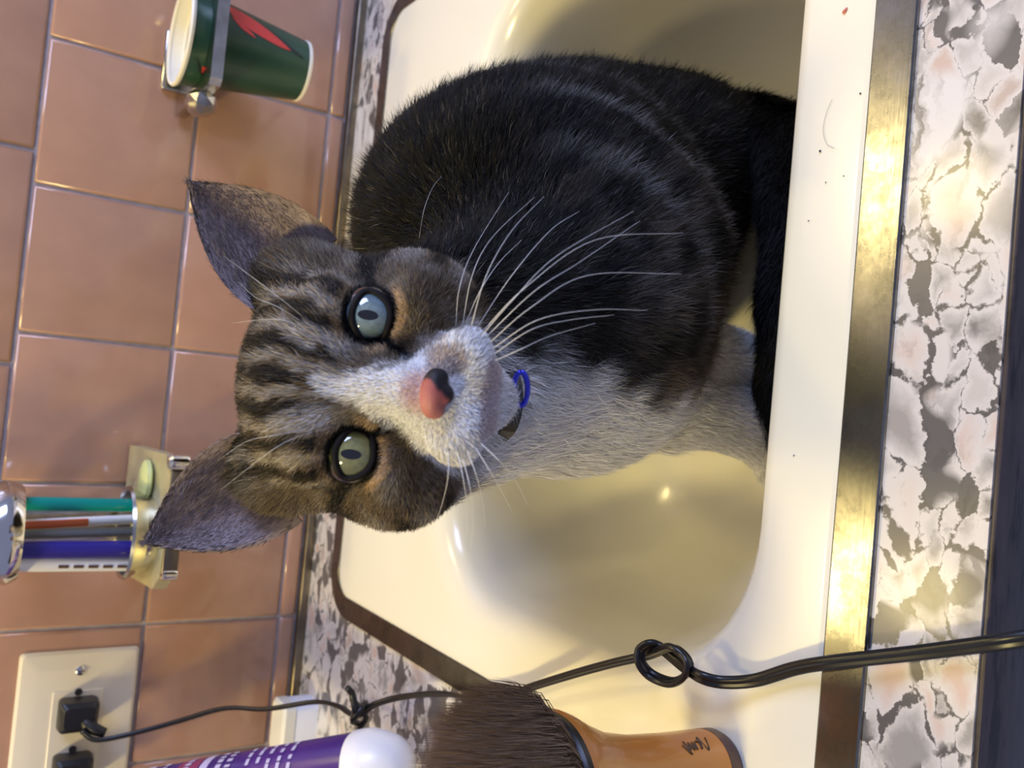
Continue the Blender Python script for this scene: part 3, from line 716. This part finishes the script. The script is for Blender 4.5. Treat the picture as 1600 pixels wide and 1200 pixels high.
# ---- coat pattern (markings of the animal itself)
def vnoise(P, f, seed):
    r_ = np.random.default_rng(seed); out_ = 0
    for o_ in range(3):
        for k in range(4):
            d_ = unit(r_.normal(size=3)); out_ = out_+np.sin((P@d_)*f*(1.9**o_)*r_.uniform(.7, 1.3)*6.283+r_.uniform(0, 6.28))*(.5**o_)
    return out_/4
def sst(a, b, x):
    t_ = np.clip((x-a)/(b-a), 0, 1); return t_*t_*(3-2*t_)
C_DARK = V([.010, .009, .008]); C_BROWN = V([.135, .098, .060]); C_GREY = V([.23, .195, .15]); C_LIGHT = V([.38, .33, .26]); C_WHITE = V([.80, .78, .75]); C_TAN = V([.50, .33, .17]); C_SKIN = V([.30, .20, .17])
def mixc(c, col, a): return c*(1-a[:, None])+col[None]*a[:, None]
def coat(P):
    Q = w2h(P); x, y, z = Q.T; n1 = vnoise(Q, 1/34., 1); n2 = vnoise(Q, 1/11., 2); n3 = vnoise(Q, 1/4.5, 3)
    ax_ = np.abs(x)
    # ---------- head
    c = np.repeat(C_BROWN[None], len(P), 0)
    c = mixc(c, C_GREY, sst(-.1, .7, n2+.35*n3)*.7)
    fan = x/(1+.010*np.clip(z-6, 0, 40))
    st = np.cos((np.abs(fan)+1.6*n1+1.3*n2)*2*np.pi/8.2+.5)+.55*n3*1.2-.25*n2
    fore = sst(2, 9, z)*sst(34, 26, ax_)
    c = mixc(c, C_LIGHT, fore*sst(.25, .8, -st+.35*n3)*.8)
    c = mixc(c, C_DARK, fore*sst(-.05, .5, st+.35*n2)*.92)
    c = mixc(c, C_DARK, sst(22, 33, z)*sst(-.5, .5, n2+.3+.3*n3)*.85)
    br = sst(6.5, 2.5, np.hypot((ax_-10.5-.25*(z-11))*1.25, (z-11)*.55)+.9*n2); c = mixc(c, V([.50, .46, .42]), br*sst(-.5, .3, n3+.2)*.85)
    # cheek bars
    cb2 = np.sin((z*.9+ax_*.45+2*n1)*2*np.pi/15.+1.1)
    ck = sst(24, 31, ax_)*sst(10, 4, z)*sst(-6, -14, y)
    c = mixc(c, C_DARK, ck*sst(.1, .75, cb2+.4*n2)*.85); c = mixc(c, V([.30, .26, .215]), ck*sst(.0, .8, -cb2+.4*n3)*.75)
    ex = ax_-EYEC; ez = z-EYEZ; er = np.hypot(ex/1.05, ez*1.08)
    c = mixc(c, C_TAN, sst(12.5, 10.5, er)*sst(-1, -6, ez+.25*ex)*.95)
    c = mixc(c, C_TAN, sst(12., 10.5, er)*sst(4, 8, ez)*.35)
    c = mixc(c, C_DARK, sst(9.6, 8.6, er))
    # tear line and outer corner streak
    tl2 = np.abs((ex+9)*.55+(ez+6.5)*.83) ; c = mixc(c, C_DARK, sst(2.4, 1.0, np.abs((ex+7.5)*.86-(ez+6.5)*.5))*sst(-2, -5, ez)*sst(-16, -12, ez)*sst(-2, -4, ex))
    c = mixc(c, C_DARK, sst(2.6, 1.2, np.abs(ez-.30*(ex-8)+0.6*n2))*sst(7, 9, ex)*sst(26, 20, ex)*.9)
    # white blaze, muzzle, chin
    wl = np.interp(z, [-70, -50, -42, -36, -30, -24, -18, -13, -8, -2, 4, 9, 14], [14, 17, 22, 25, 24, 20, 14, 9.5, 7.5, 5.0, 3.4, 1.8, -2])
    off = np.interp(z, [-30, -12, 6, 14], [0, -1.5, -1.0, 0])
    wh = sst(1.6, -1.6, np.abs(x-off)-wl+1.2*n2+.9*n3)
    wh = wh*sst(-22, -12, y+np.clip(-z-34, 0, 40))
    c = mixc(c, C_WHITE, wh)
    spot = sst(5.2, 3.2, np.hypot((x-8.6)*1.0, (z+21.5)*.8)+.6*n2)*.8
    c = mixc(c, V([.30, .22, .17]), spot*(y > 5))
    c = mixc(c, V([.62, .36, .30]), sst(7.5, 3.5, np.hypot(x, z+16.5))*(y > 10)*.75)
    for (sx_, sz_) in ((15, -20), (18, -24), (13.5, -17.5)):
        c = mixc(c, V([.24, .19, .16]), sst(2.2, 1.0, np.hypot(x-sx_, z-sz_))*.7*(y > 0))
    mth = sst(4.6, 2.0, np.abs(z+34.5+.10*ax_))*sst(13, 9, ax_)*(y > 8)
    c = mixc(c, V([.42, .26, .24]), mth*.6)
    head = c
    # ---------- body
    X, Y, Z = P.T; b1 = vnoise(P, 1/.075, 11); b2 = vnoise(P, 1/.024, 12); b3 = vnoise(P, 1/.009, 13)
    b = np.repeat(V([.0080, .0074, .0064])[None], len(P), 0)
    b = mixc(b, V([.030, .025, .018]), sst(-.1, .8, b2+.4*b3)*.5)
    rr2 = np.sqrt((X-.028)**2+((Z-.055))**2+(.6*(Y+.40))**2)
    ring = np.sin((rr2+.006*b1)*2*np.pi/.036-1.3)
    flank = sst(-.27, -.33, Y)*sst(.085, .04, Z)*sst(.0, .015, X)
    b = mixc(b, V([.17, .16, .15]), flank*sst(.55, .98, ring+.2*b2)*sst(.15, .10, rr2)*.8)
    sh = sst(.075, .03, np.hypot(X-.035, (Z-.005)*.8))*sst(-.36, -.39, Y)
    b = mixc(b, V([.085, .070, .055]), sh*sst(-.4, .4, b2+.3*b3)*.75)
    lowsh = sst(.060, .02, X)*sst(.03, -.02, Z)*sst(-.37, -.395, Y); b = mixc(b, V([.16, .12, .085]), lowsh*.45)
    edge_x = np.interp(Z, [-.05, .0, .04, .08, .12], [.006, -.008, -.012, -.008, -.004])
    wb_ = sst(.008, -.008, X-edge_x+.007*b2+.003*b3)*sst(-.335, -.36, Y)
    legs = sst(-.030, -.048, Z)*sst(-.345, -.355, Y)*sst(.045, .038, X)
    b = mixc(b, C_WHITE*.97, np.maximum(wb_, legs))
    rs = sst(-.046, -.054, X+.003*b2)*sst(.01, .04, Z); b = mixc(b, V([.22, .16, .09]), rs*.75*sst(-.5, .3, b2))
    tailm = sst(.005, .0015, tail_sdf(P.astype(np.float32)))
    fr = sst(.014, .002, np.abs(X-edge_x-.004))*sst(-.055, -.02, Z)*sst(.05, .02, Z)*(Y < -.37); b = mixc(b, V([.24, .17, .11]), fr*.55*sst(-.6, .4, b2))
    b = mixc(b, V([.007, .0068, .0066]), tailm)
    wgt = sst(-62, -44, y)*sst(-50, -36, z-np.clip(-y-20, 0, 100)*.9)
    hd = sst(9, 4, head_sdf(Q.astype(np.float32)))*sst(-74, -58, y)*sst(-46, -38, z-.55*np.clip(-y-10, 0, 60))
    return np.clip(b*(1-hd[:, None])+head*hd[:, None], .004, .9), hd

cat = thing('cat', (.04, -.34, -.139), 'tabby cat with white blaze and chest sitting in the sink', 'cat')
mcat = mat('cat_coat', (.1, .1, .1), .7, spec=.15); t = NT(mcat)
a_ = t.n('ShaderNodeVertexColor', layer_name='coat'); t.l(a_.outputs[0], t.b.inputs['Base Color'])
mfur = mat('cat_fur', (.1, .1, .1), .6, spec=.12); t = NT(mfur)
a_ = t.n('ShaderNodeVertexColor', layer_name='coat'); t.l(a_.outputs[0], t.b.inputs['Base Color'])
def set_coat(o, cols):
    at = o.data.color_attributes.new('coat', 'FLOAT_COLOR', 'POINT'); c4 = np.ones((len(cols), 4), np.float32); c4[:, :3] = cols
    at.data.foreach_set('color', c4.ravel())
def np_mesh(name, Vv, Fq, material):
    me = bpy.data.meshes.new(name); n = len(Fq); k = Fq.shape[1]
    me.vertices.add(len(Vv)); me.vertices.foreach_set('co', Vv.astype(np.float32).ravel())
    me.loops.add(n*k); me.loops.foreach_set('vertex_index', Fq.astype(np.int32).ravel())
    me.polygons.add(n); me.polygons.foreach_set('loop_start', (np.arange(n)*k).astype(np.int32))
    me.update(calc_edges=True); me.polygons.foreach_set('use_smooth', np.ones(n, bool)); me.materials.append(material)
    o = bpy.data.objects.new(name, me); COL.objects.link(o); return o
body = np_mesh('body', VB, FB, mcat); set_coat(body, coat(VB)[0]*.8); world_parent(body, cat)

# ---- fur strands
tri = np.concatenate([FB[:, [0, 1, 2]], FB[:, [0, 2, 3]]])
A, B, Cc = VB[tri[:, 0]], VB[tri[:, 1]], VB[tri[:, 2]]
fn = np.cross(B-A, Cc-A); area = np.linalg.norm(fn, axis=1)*.5; fn = unit(fn)
cen = (A+B+Cc)/3
Qc = w2h(cen); ishead = (head_sdf(Qc.astype(np.float32)) < 6) & (Qc[:, 1] > -75)
facing = (fn*unit(CAM-cen)).sum(1)
dens = np.where(ishead, 7.0, 2.6)*1e6*np.where(facing > -.35, 1., .12)*np.where(cen[:, 2] < -.125, .4, 1.)
num = rng.poisson(area*dens); ti = np.repeat(np.arange(len(tri)), num)
u = rng.random(len(ti)); v = rng.random(len(ti)); f_ = u+v > 1; u[f_] = 1-u[f_]; v[f_] = 1-v[f_]
root = A[ti]+(B[ti]-A[ti])*u[:, None]+(Cc[ti]-A[ti])*v[:, None]; nrm = fn[ti]
# smooth normals from the vertices
vn = np.zeros_like(VB)
for k in range(3):
    for j in range(3): vn[:, j] += np.bincount(tri[:, k], fn[:, j]*area, len(VB))
vn = unit(vn); nrm = unit(vn[tri[ti, 0]]*(1-u-v)[:, None]+vn[tri[ti, 1]]*u[:, None]+vn[tri[ti, 2]]*v[:, None])
col, hd = coat(root); Q = w2h(root); x, y, z = Q.T
keep = np.ones(len(root), bool)
for s in (-1, 1):
    e = np.hypot((x-s*EYEC)/1.08, (z-EYEZ)*1.12); keep &= ~((e < 7.6) & (y > -14))
keep &= ~((np.hypot(x/1.1, z+20.5) < 4.3) & (y > 15))
root, nrm, col, hd, Q = root[keep], nrm[keep], col[keep], hd[keep], Q[keep]; x, y, z = Q.T; N = len(root)
# flow: on the head away from the nose, on the body back and down
fl_h = Q-V([0, 22., -14.]); fl_h[:, 2] += 6; fl_h = unit(fl_h); fl_h = fl_h @ HM.T
bx, by, bz = root.T
fl_b = unit(root-V([.0, -.45, .14])); fl_b += V([.1, .15, -.55])
chest = sst(.03, -.0, bx)*sst(-.34, -.37, by); fl_b = fl_b*(1-chest[:, None])+V([[-.12, -.18, -1.]])*chest[:, None]
istail = tail_sdf(root.astype(np.float32)) < .003; fl_b[istail] = V([-1., 0, -.2])
flow = unit(fl_b)*(1-hd[:, None])+fl_h*hd[:, None]
cl = np.stack([vnoise(root, 1/.012, 21), vnoise(root, 1/.012, 22), vnoise(root, 1/.012, 23)], 1)
flow = flow+.35*cl*(1-.6*hd[:, None])+rng.normal(0, .16, (N, 3))
tang = unit(flow-nrm*(flow*nrm).sum(1)[:, None])
rn = np.hypot(x, z+20.5)
Lh = np.interp(rn, [0, 8, 16, 30, 45, 60], [.8, 1.5, 2.6, 4.0, 7.0, 9.5])*.001
nearE = np.minimum(np.hypot(x-EYEC, z-EYEZ), np.hypot(x+EYEC, z-EYEZ)); Lh = np.where((y > -20) & (nearE < 14), np.minimum(Lh, .0018+.0003*np.clip(nearE-9, 0, 9)), Lh)
Lb = np.full(N, .013); Lb = np.where(chest > .5, .0135, Lb); Lb = np.where(istail, .010, Lb); Lb = np.where((bz < -.03) & (by < -.35) & (bx < .045) & ~istail, .006, Lb)
chinm = sst(-30, -36, z)*sst(-12, 0, y)*sst(24, 16, np.abs(x)); Lh = Lh*(1-.68*chinm)
guard = (rng.random(N) < .10)*(1-hd)*(1-chest)
L = (Lb*(1-hd)+Lh*hd)*rng.uniform(.65, 1.2, N)*(1+.25*guard)
lift = (.72*(1-hd)+.34*hd)*rng.uniform(.5, 1.4, N)+.9*guard*rng.random(N)
lift = lift*(1-.55*chest*(1-hd))
d1 = unit(tang+nrm*(lift+.25)[:, None]); d2 = unit(tang+nrm*(lift*.45)[:, None]+V([0, 0, -.12]))
mid = root+d1*(L*.5)[:, None]; tip = mid+d2*(L*.5)[:, None]
sidev = unit(np.cross(d1, nrm)); th_ = rng.normal(0, .6, N); wdir = unit(sidev*np.cos(th_)[:, None]+np.cross(d1, sidev)*np.sin(th_)[:, None])
wd = np.where(hd > .5, .00026, np.where(chest > .5, .00024, .00036))*rng.uniform(.7, 1.2, N)
cj = col*rng.uniform(.62, 1.38, N)[:, None]
# pale guard hairs in the dark coat (agouti ticking)
tick = (rng.random(N) < .085) & (col.mean(1) < .10) & ~istail
cj[tick] = V([.14, .118, .09])*rng.uniform(.5, 1.3, tick.sum())[:, None]; wd[tick] *= .65; tip[tick] = mid[tick]*.6+tip[tick]*.4
fur = strands_mesh('fur', root-nrm*.0004, mid, tip, wdir, wd, np.clip(cj, .003, .9), mfur); world_parent(fur, body); tag(fur, kind='stuff')
print('cat verts', len(VB), 'fur', N)

# ---- ears
m_in = mat('ear_inner', (.30, .23, .21), .6, spec=.2); t = NT(m_in); nz = t.noise(t.coord((1, 1, 1)), 90, 4)
t.l(t.ramp(nz.outputs[0], [(.35, (.26, .20, .19)), (.65, (.44, .34, .32))]), t.b.inputs['Base Color'])
m_out = noisy('ear_back', (.05, .04, .03), (.11, .085, .06), 70, .7)
def ear(s):
    bi, bo, tipp = V([s*19, -31, 34.]), V([s*46, -34, 13.]), V([s*57.5, -37, 61.]); back = V([s*37, -62, 30.])
    ns, nt = 15, 15
    def surf(off):
        g = np.zeros((nt, ns, 3))
        for a in range(nt):
            tt = a/(nt-1)
            for b_ in range(ns):
                ss = b_/(ns-1)
                base = bi*(1-ss)**2+back*2*ss*(1-ss)+bo*ss**2
                p = base*(1-tt)+tipp*tt
                bul = math.sin(math.pi*tt)**.8*(1-.25*tt)
                p = p+V([s*-5.5, 0, 4.5])*bul*(1-ss)**2+V([s*7.0, 0, -1.5])*bul*ss**2
                p = p+V([0, -off*(1-tt*.8), 0])
                g[a, b_] = p
        return g
    gi, go = surf(0), surf(1.6)
    def mk(g, nm, material, flip):
        vs = [h2w(g[a, b_]) for a in range(nt) for b_ in range(ns)]; fs = []
        for a in range(nt-1):
            for b_ in range(ns-1):
                q = (a*ns+b_, a*ns+b_+1, (a+1)*ns+b_+1, (a+1)*ns+b_); fs.append(q[::-1] if flip else q)
        return vs, fs
    vi, fi = mk(gi, 'ear', m_in, s > 0); vo, fo = mk(go, 'ear', m_out, s < 0)
    n0 = len(vi); vs = vi+vo; fs = fi+[tuple(k+n0 for k in f) for f in fo]
    rimi = [b_ for b_ in range(ns)]
    edge = [a*ns for a in range(nt)]+[(nt-1)*ns+b_ for b_ in range(1, ns)]+[a*ns+ns-1 for a in range(nt-2, -1, -1)]
    for k in range(len(edge)-1): fs.append((edge[k], edge[k+1], edge[k+1]+n0, edge[k]+n0))
    o = mesh_obj('ear', vs, fs, m_in); o.data.materials.append(m_out)
    mi = np.zeros(len(o.data.polygons), np.int32); mi[len(fi):len(fi)+len(fo)] = 1
    if len(mi) == len(fs): o.data.polygons.foreach_set('material_index', mi)
    world_parent(o, cat)
    # ear hairs: short edge fringe, pale strands in the opening
    R_, Mi, Tp, Cl = [], [], [], []
    def gp(a, b_): 
        a = np.clip(a, 0, nt-1.001); b_ = np.clip(b_, 0, ns-1.001); ia, ib = int(a), int(b_); fa, fb = a-ia, b_-ib
        return gi[ia, ib]*(1-fa)*(1-fb)+gi[ia+1, ib]*fa*(1-fb)+gi[ia, ib+1]*(1-fa)*fb+gi[ia+1, ib+1]*fa*fb
    for k in range(5200):
        a = rng.random()**.9*(nt-1); bb = rng.random()*(ns-1)
        ed = abs(bb/(ns-1)-.5)*2
        p = gp(a, bb); q = gp(min(a+1.2, nt-1.01), bb); up_ = unit(q-p+1e-6)
        fwd = V([0, 1., 0]); out_ = V([s*1., 0, .0])
        if ed > .82:
            ln = rng.uniform(1.5, 3.2); d_ = unit(up_+fwd*.1+out_*(.5 if bb > ns/2 else -.5)*rng.random()+rng.normal(0, .15, 3)); cc = V([.055, .045, .035])*rng.uniform(.5, 1.5)
        else:
            ln = rng.uniform(1.2, 3.)*(2.2 if (bb < ns*.3 and a < nt*.5) else 1); d_ = unit(up_*.9+out_*.25*(1 if bb < ns*.4 else -.2)+fwd*.5+rng.normal(0, .2, 3)); cc = (V([.33, .265, .255]) if rng.random() < .85 else V([.55, .48, .46]))*rng.uniform(.75, 1.1)
        R_.append(p); Mi.append(p+d_*ln*.5); Tp.append(p+d_*ln+V([0, 0, -.3])); Cl.append(cc)
    # back of the ear and the root
    for k in range(2600):
        a = rng.random()*(nt-1); bb = rng.random()*(ns-1)
        p = gp(a, bb)+V([0, -1.6*(1-a/(nt-1)*.8), 0]); q = gp(min(a+1.2, nt-1.01), bb); d_ = unit(unit(q-gp(a, bb)+1e-6)+V([0, -.5, 0])+rng.normal(0, .2, 3)); ln = rng.uniform(2, 3.5)
        R_.append(p); Mi.append(p+d_*ln*.5); Tp.append(p+d_*ln); Cl.append(V([.06, .048, .036])*rng.uniform(.5, 1.4))
    R_ = h2w(np.array(R_)); Mi = h2w(np.array(Mi)); Tp = h2w(np.array(Tp)); Cl = np.array(Cl)
    wv = unit(np.cross(unit(Tp-R_), rng.normal(size=R_.shape)))
    fo_ = strands_mesh('ear_fur', R_, Mi, Tp, wv, np.full(len(R_), .00015), Cl, mfur); world_parent(fo_, o); tag(fo_, kind='stuff')
ear(-1); ear(1)

# ---- eyes
def eye_mat(name, ring, inner):
    m = mat(name, (.2, .3, .2), .06, spec=.6, coat=1.); m.node_tree.nodes['Principled BSDF'].inputs['Coat Roughness'].default_value = .02
    t = NT(m); tc = t.n('ShaderNodeTexCoord'); sx = t.n('ShaderNodeSeparateXYZ'); t.l(tc.outputs['Object'], sx.inputs[0])
    def ln(sxk, szk):
        cx_ = t.n('ShaderNodeCombineXYZ'); a = t.n('ShaderNodeMath', operation='MULTIPLY'); a.inputs[1].default_value = sxk; b = t.n('ShaderNodeMath', operation='MULTIPLY'); b.inputs[1].default_value = szk
        t.l(sx.outputs[0], a.inputs[0]); t.l(sx.outputs[2], b.inputs[0]); t.l(a.outputs[0], cx_.inputs[0]); t.l(b.outputs[0], cx_.inputs[2])
        q = t.n('ShaderNodeVectorMath', operation='LENGTH'); t.l(cx_.outputs[0], q.inputs[0]); return q.outputs['Value']
    r = ln(1000, 1000)
    mp = t.n('ShaderNodeMapRange'); mp.inputs['From Max'].default_value = 10; t.l(r, mp.inputs[0])
    nz = t.noise(tc.outputs['Object'], 700, 3)
    iris = t.ramp(mp.outputs[0], [(0, inner), (.30, inner), (.50, ring), (.60, tuple(c*.7 for c in ring)), (.66, (.01, .012, .012))])
    iris = t.mix(.5, iris, t.ramp(nz.outputs[0], [(.3, (.55, .55, .55)), (.7, (1.2, 1.2, 1.2))]), 'MULTIPLY')
    p = ln(1000/1.5, 1000/3.1)
    pm = t.ramp(p, [(.0, (1, 1, 1)), (.93, (1, 1, 1)), (1., (0, 0, 0))])
    t.l(t.mix(pm, iris, (.003, .003, .004)), t.b.inputs['Base Color']); return m
m_rim = mat('eyelid_skin', (.010, .008, .008), .6, spec=.15)
for s, ring, inner in ((1, (.15, .22, .23), (.21, .28, .27)), (-1, (.17, .18, .065), (.22, .22, .085))):  # grey-green irises: blue light painted into one, yellow light into the other
    c = V([s*EYEC, EYEY, EYEZ]); n1_, n2_ = 40, 24; vs = []; fs = []
    for i in range(n2_+1):
        ph = math.pi*i/n2_
        for j in range(n1_):
            a = 2*math.pi*j/n1_; rr3 = EYER*math.sin(ph); vs.append(V([rr3*math.cos(a), EYER*math.cos(ph)*1.0, rr3*math.sin(a)])*.001)
    for i in range(n2_):
        for j in range(n1_): fs.append((i*n1_+j, i*n1_+(j+1) % n1_, (i+1)*n1_+(j+1) % n1_, (i+1)*n1_+j))
    eo = mesh_obj('eye', vs, fs, eye_mat('iris', ring, inner))
    bmv = bmesh.new(); bmv.from_mesh(eo.data); bmesh.ops.remove_doubles(bmv, verts=bmv.verts, dist=1e-6); bmesh.ops.recalc_face_normals(bmv, faces=bmv.faces); bmv.to_mesh(eo.data); bmv.free()
    eo.data.polygons.foreach_set('use_smooth', [True]*len(eo.data.polygons))
    R4 = Matrix(((-hx[0], hy[0], hz[0]), (-hx[1], hy[1], hz[1]), (-hx[2], hy[2], hz[2])))
    # each eye turned to look into the lens
    eo.matrix_world = Matrix.LocRotScale(Vector(h2w(c)), (R4 @ Matrix.Rotation(.07, 3, 'X')).to_quaternion(), None)
    world_parent(eo, cat)
    eo['label'] = 'grey-green eye with blue light painted in, vertical pupil' if s > 0 else 'grey-green eye with yellow light painted in, vertical pupil'
    # eyelid rim: almond loop resting on the eyeball
    pts = []
    for k in range(48):
        a = 2*math.pi*k/48; ca, sa = math.cos(a), math.sin(a)
        X_ = 6.7*ca; Z_ = (5.2 if sa > 0 else 5.7)*sa
        # inner corner drawn towards the nose, slightly down
        if ca < 0: X_ -= 2.4*abs(ca)**3; Z_ -= 1.9*abs(ca)**3
        if ca > 0: X_ += .5*ca**4; Z_ += .9*ca**4
        rxy = math.hypot(X_, Z_); yy = math.sqrt(max(EYER**2-min(rxy, EYER-.5)**2, 1.))+.35
        pts.append(h2w(c+V([s*X_, yy, Z_])))
    pts = np.array(pts); closed = np.concatenate([pts, pts[:2]])
    lid = tube('eyelid', closed, .00105, m_rim, n=8); world_parent(lid, cat)

# ---- nose leather
m_nose = mat('nose_leather', (.5, .16, .13), .5, spec=.3); t = NT(m_nose); t.bump(t.noise(t.coord(), 1500, 3).outputs[0], .5, .0004); tc = t.n('ShaderNodeTexCoord'); sx = t.n('ShaderNodeSeparateXYZ'); t.l(tc.outputs['Object'], sx.inputs[0])
nz = t.noise(tc.outputs['Object'], 260, 3); ad = t.n('ShaderNodeMath', operation='MULTIPLY_ADD'); ad.inputs[1].default_value = .0035; t.l(nz.outputs[0], ad.inputs[0]); ng = t.n('ShaderNodeMath', operation='MULTIPLY'); ng.inputs[1].default_value = -1.; t.l(sx.outputs[0], ng.inputs[0]); t.l(ng.outputs[0], ad.inputs[2])
ad2 = t.n('ShaderNodeMath', operation='MULTIPLY_ADD'); ad2.inputs[1].default_value = -.9; t.l(sx.outputs[2], ad2.inputs[0]); t.l(ad.outputs[0], ad2.inputs[2])
mr = t.n('ShaderNodeMapRange'); mr.inputs['From Min'].default_value = -.005; mr.inputs['From Max'].default_value = .0065; t.l(ad2.outputs[0], mr.inputs[0])
t.l(t.ramp(mr.outputs[0], [(.0, (.46, .17, .14)), (.52, (.34, .09, .075)), (.64, (.02, .014, .016)), (1, (.012, .01, .012))]), t.b.inputs['Base Color'])
def nose_sdf(Q):
    d = ell(Q, (0, 0, 1.2), (5.6, 3.6, 2.6)); d = smin(d, ell(Q, (0, .3, -1.4), (2.6, 3.4, 2.6)), 1.6)
    for s in (-1, 1):
        d = smin(d, ell(Q, (s*3.6, -.4, -.2), (2.4, 3., 2.2)), 1.0)
        d = smax(d, -cap(Q, (s*2.9, 4.6, -.9), (s*6.2, 2.2, .3), 1.1, .7), .7)
    d = smax(d, -cap(Q, (0, 4.2, .2), (0, 4.0, -4), .35, .45), .6)
    return d
lo2 = V([-8, -5., -6]); hi2 = V([8, 6., 6]); VN, FN = surface_nets(grid_eval(nose_sdf, lo2, hi2, .42), lo2, .42)
nose = np_mesh('nose', VN*.00114, FN, m_nose)
nose.matrix_world = Matrix.LocRotScale(Vector(h2w((0, 23.0, -20.0))), (R4 @ Matrix.Rotation(-.35, 3, 'X')).to_quaternion(), None)
world_parent(nose, cat); nose['label'] = 'pink nose with dark edge'

# ---- whiskers (image-guided ends at their own depths)
m_wh = mat('whisker', (.85, .83, .80), .3, spec=.5)
def hit(x, y):
    d = ray(x, y)/FPX; t_ = .18
    for _ in range(120):
        dd = float(cat_sdf((CAM+d*t_)[None].astype(np.float32))[0])
        if dd < .0003 or t_ > .4: break
        t_ += max(dd, .0003)*.8
    return t_
def whisker(pts, r0=.00012, name='whisker'):
    h0 = hit(pts[0][0], pts[0][1]); b0_ = min(h0, pts[0][2]+.02)
    ds = [b0_+.001]+[max(min(b0_-.006, hit(q[0], q[1])-.004), b0_-.02) if i == 0 else min(b0_+(q[2]-pts[0][2])*.7, hit(q[0], q[1])-.006) for i, q in enumerate(pts[1:])]
    p = cat_rom([at_d(q[0], q[1], dd) for q, dd in zip(pts, ds)], 8); o = tube(name, p, np.linspace(r0, r0*.3, len(p)), m_wh, n=5); world_parent(o, cat)
for q in (((760, 540, .236), (830, 480, .232), (920, 430, .240), (1065, 428, .262)),
          ((765, 548, .236), (840, 500, .232), (930, 484, .240), (1012, 485, .255)),
          ((752, 520, .236), (820, 450, .230), (930, 375, .240), (1068, 364, .262)),
          ((745, 512, .236), (800, 430, .232), (860, 360, .242), (905, 330, .255)),
          ((735, 515, .236), (760, 430, .232), (800, 360, .242), (850, 307, .262)),
          ((722, 512, .236), (738, 430, .233), (770, 370, .242), (835, 308, .262)),
          ((712, 510, .237), (718, 450, .236), (740, 390, .244), (795, 300, .27)),
          ((758, 528, .236), (835, 455, .232), (905, 410, .240), (1000, 345, .26)),
          ((768, 556, .236), (830, 515, .233), (890, 500, .24), (960, 492, .25)),
          ((748, 530, .236), (800, 470, .230), (870, 400, .236), (990, 330, .262)),
          ((770, 565, .236), (815, 545, .234), (860, 525, .238), (930, 505, .248)),
          ((728, 505, .237), (750, 455, .234), (780, 410, .240), (815, 375, .25)),
          ((700, 700, .240), (700, 745, .244), (690, 790, .255), (675, 830, .27)),
          ((715, 705, .239), (725, 755, .243), (730, 800, .255), (728, 845, .27)),
          ((728, 700, .238), (745, 745, .242), (755, 790, .252), (758, 825, .265)),
          ((740, 695, .238), (765, 735, .242), (785, 770, .252), (800, 800, .265)),
          ((722, 712, .238), (735, 765, .243), (740, 815, .255), (735, 860, .27)),
          ((748, 690, .238), (780, 720, .242), (805, 750, .25), (825, 790, .262))):
    whisker(q)
for q in (((478, 512, .262), (440, 500, .256), (405, 500, .262), (362, 505, .275)), ((480, 500, .262), (430, 460, .256), (390, 430, .262), (350, 400, .275)), ((476, 506, .262), (435, 480, .256), (400, 465, .262), (372, 440, .275)),
          ((470, 672, .262), (430, 680, .256), (385, 690, .262), (340, 720, .275)), ((468, 680, .262), (430, 700, .256), (390, 730, .262), (345, 765, .275)), ((655, 372, .285), (662, 330, .285), (675, 295, .29), (690, 275, .3))):
    whisker(q, .00007, 'brow_whisker')

# ---- collar
cc0 = h2w((0, -34, -46)); ctr_pts = []
cx_ = hx; cy_ = unit(hy-.12*hz); cmid = h2w((0, -40, -46))
for k in range(36):
    a = 2*math.pi*k/36; dv = cx_*math.cos(a)+cy_*math.sin(a)
    # march out to the surface
    tt = .02
    for _ in range(40):
        d_ = float(cat_sdf((cmid+dv*tt)[None].astype(np.float32))[0])
        if d_ > .0025: break
        tt += max(.0008, -d_*.6)
    ctr_pts.append(cmid+dv*min(tt+(.0045 if abs(math.degrees(a)-90) < 30 else -.005), .060))
ctr_pts = np.array(ctr_pts)
for _ in range(6): ctr_pts = .5*ctr_pts+.25*(np.roll(ctr_pts, 1, 0)+np.roll(ctr_pts, -1, 0))
ctr_pts = np.concatenate([ctr_pts, ctr_pts[:2]])
sec = [(.8, 2.4), (.8, -2.4), (-.8, -2.4), (-.8, 2.4)]
def collar_sweep(path):
    Tn = np.gradient(path, axis=0); Tn = unit(Tn); loops_ = []
    for i in range(len(path)):
        o_ = unit(path[i]-cmid); w_ = unit(np.cross(Tn[i], o_)); loops_.append([path[i]+o_*a*.001+w_*b*.001 for a, b in sec])
    return loft(loops_, True, True)
vs, fs = collar_sweep(ctr_pts); col_o = mesh_obj('collar', vs, fs, MT['black'], smooth=False); world_parent(col_o, cat); col_o['label'] = 'black collar with a blue ring'
m_bl = mat('blue_metal', (.06, .07, .65), .2, .8)
rc = at_d(814, 608, .256); rp = [rc+(RT*math.cos(a)*.5+UP*math.sin(a)*.2-FW*.3*math.cos(a))*.010 for a in np.linspace(0, 2*math.pi, 25)]
rg = tube('collar_ring', rp, .0009, m_bl, n=6); world_parent(rg, col_o)
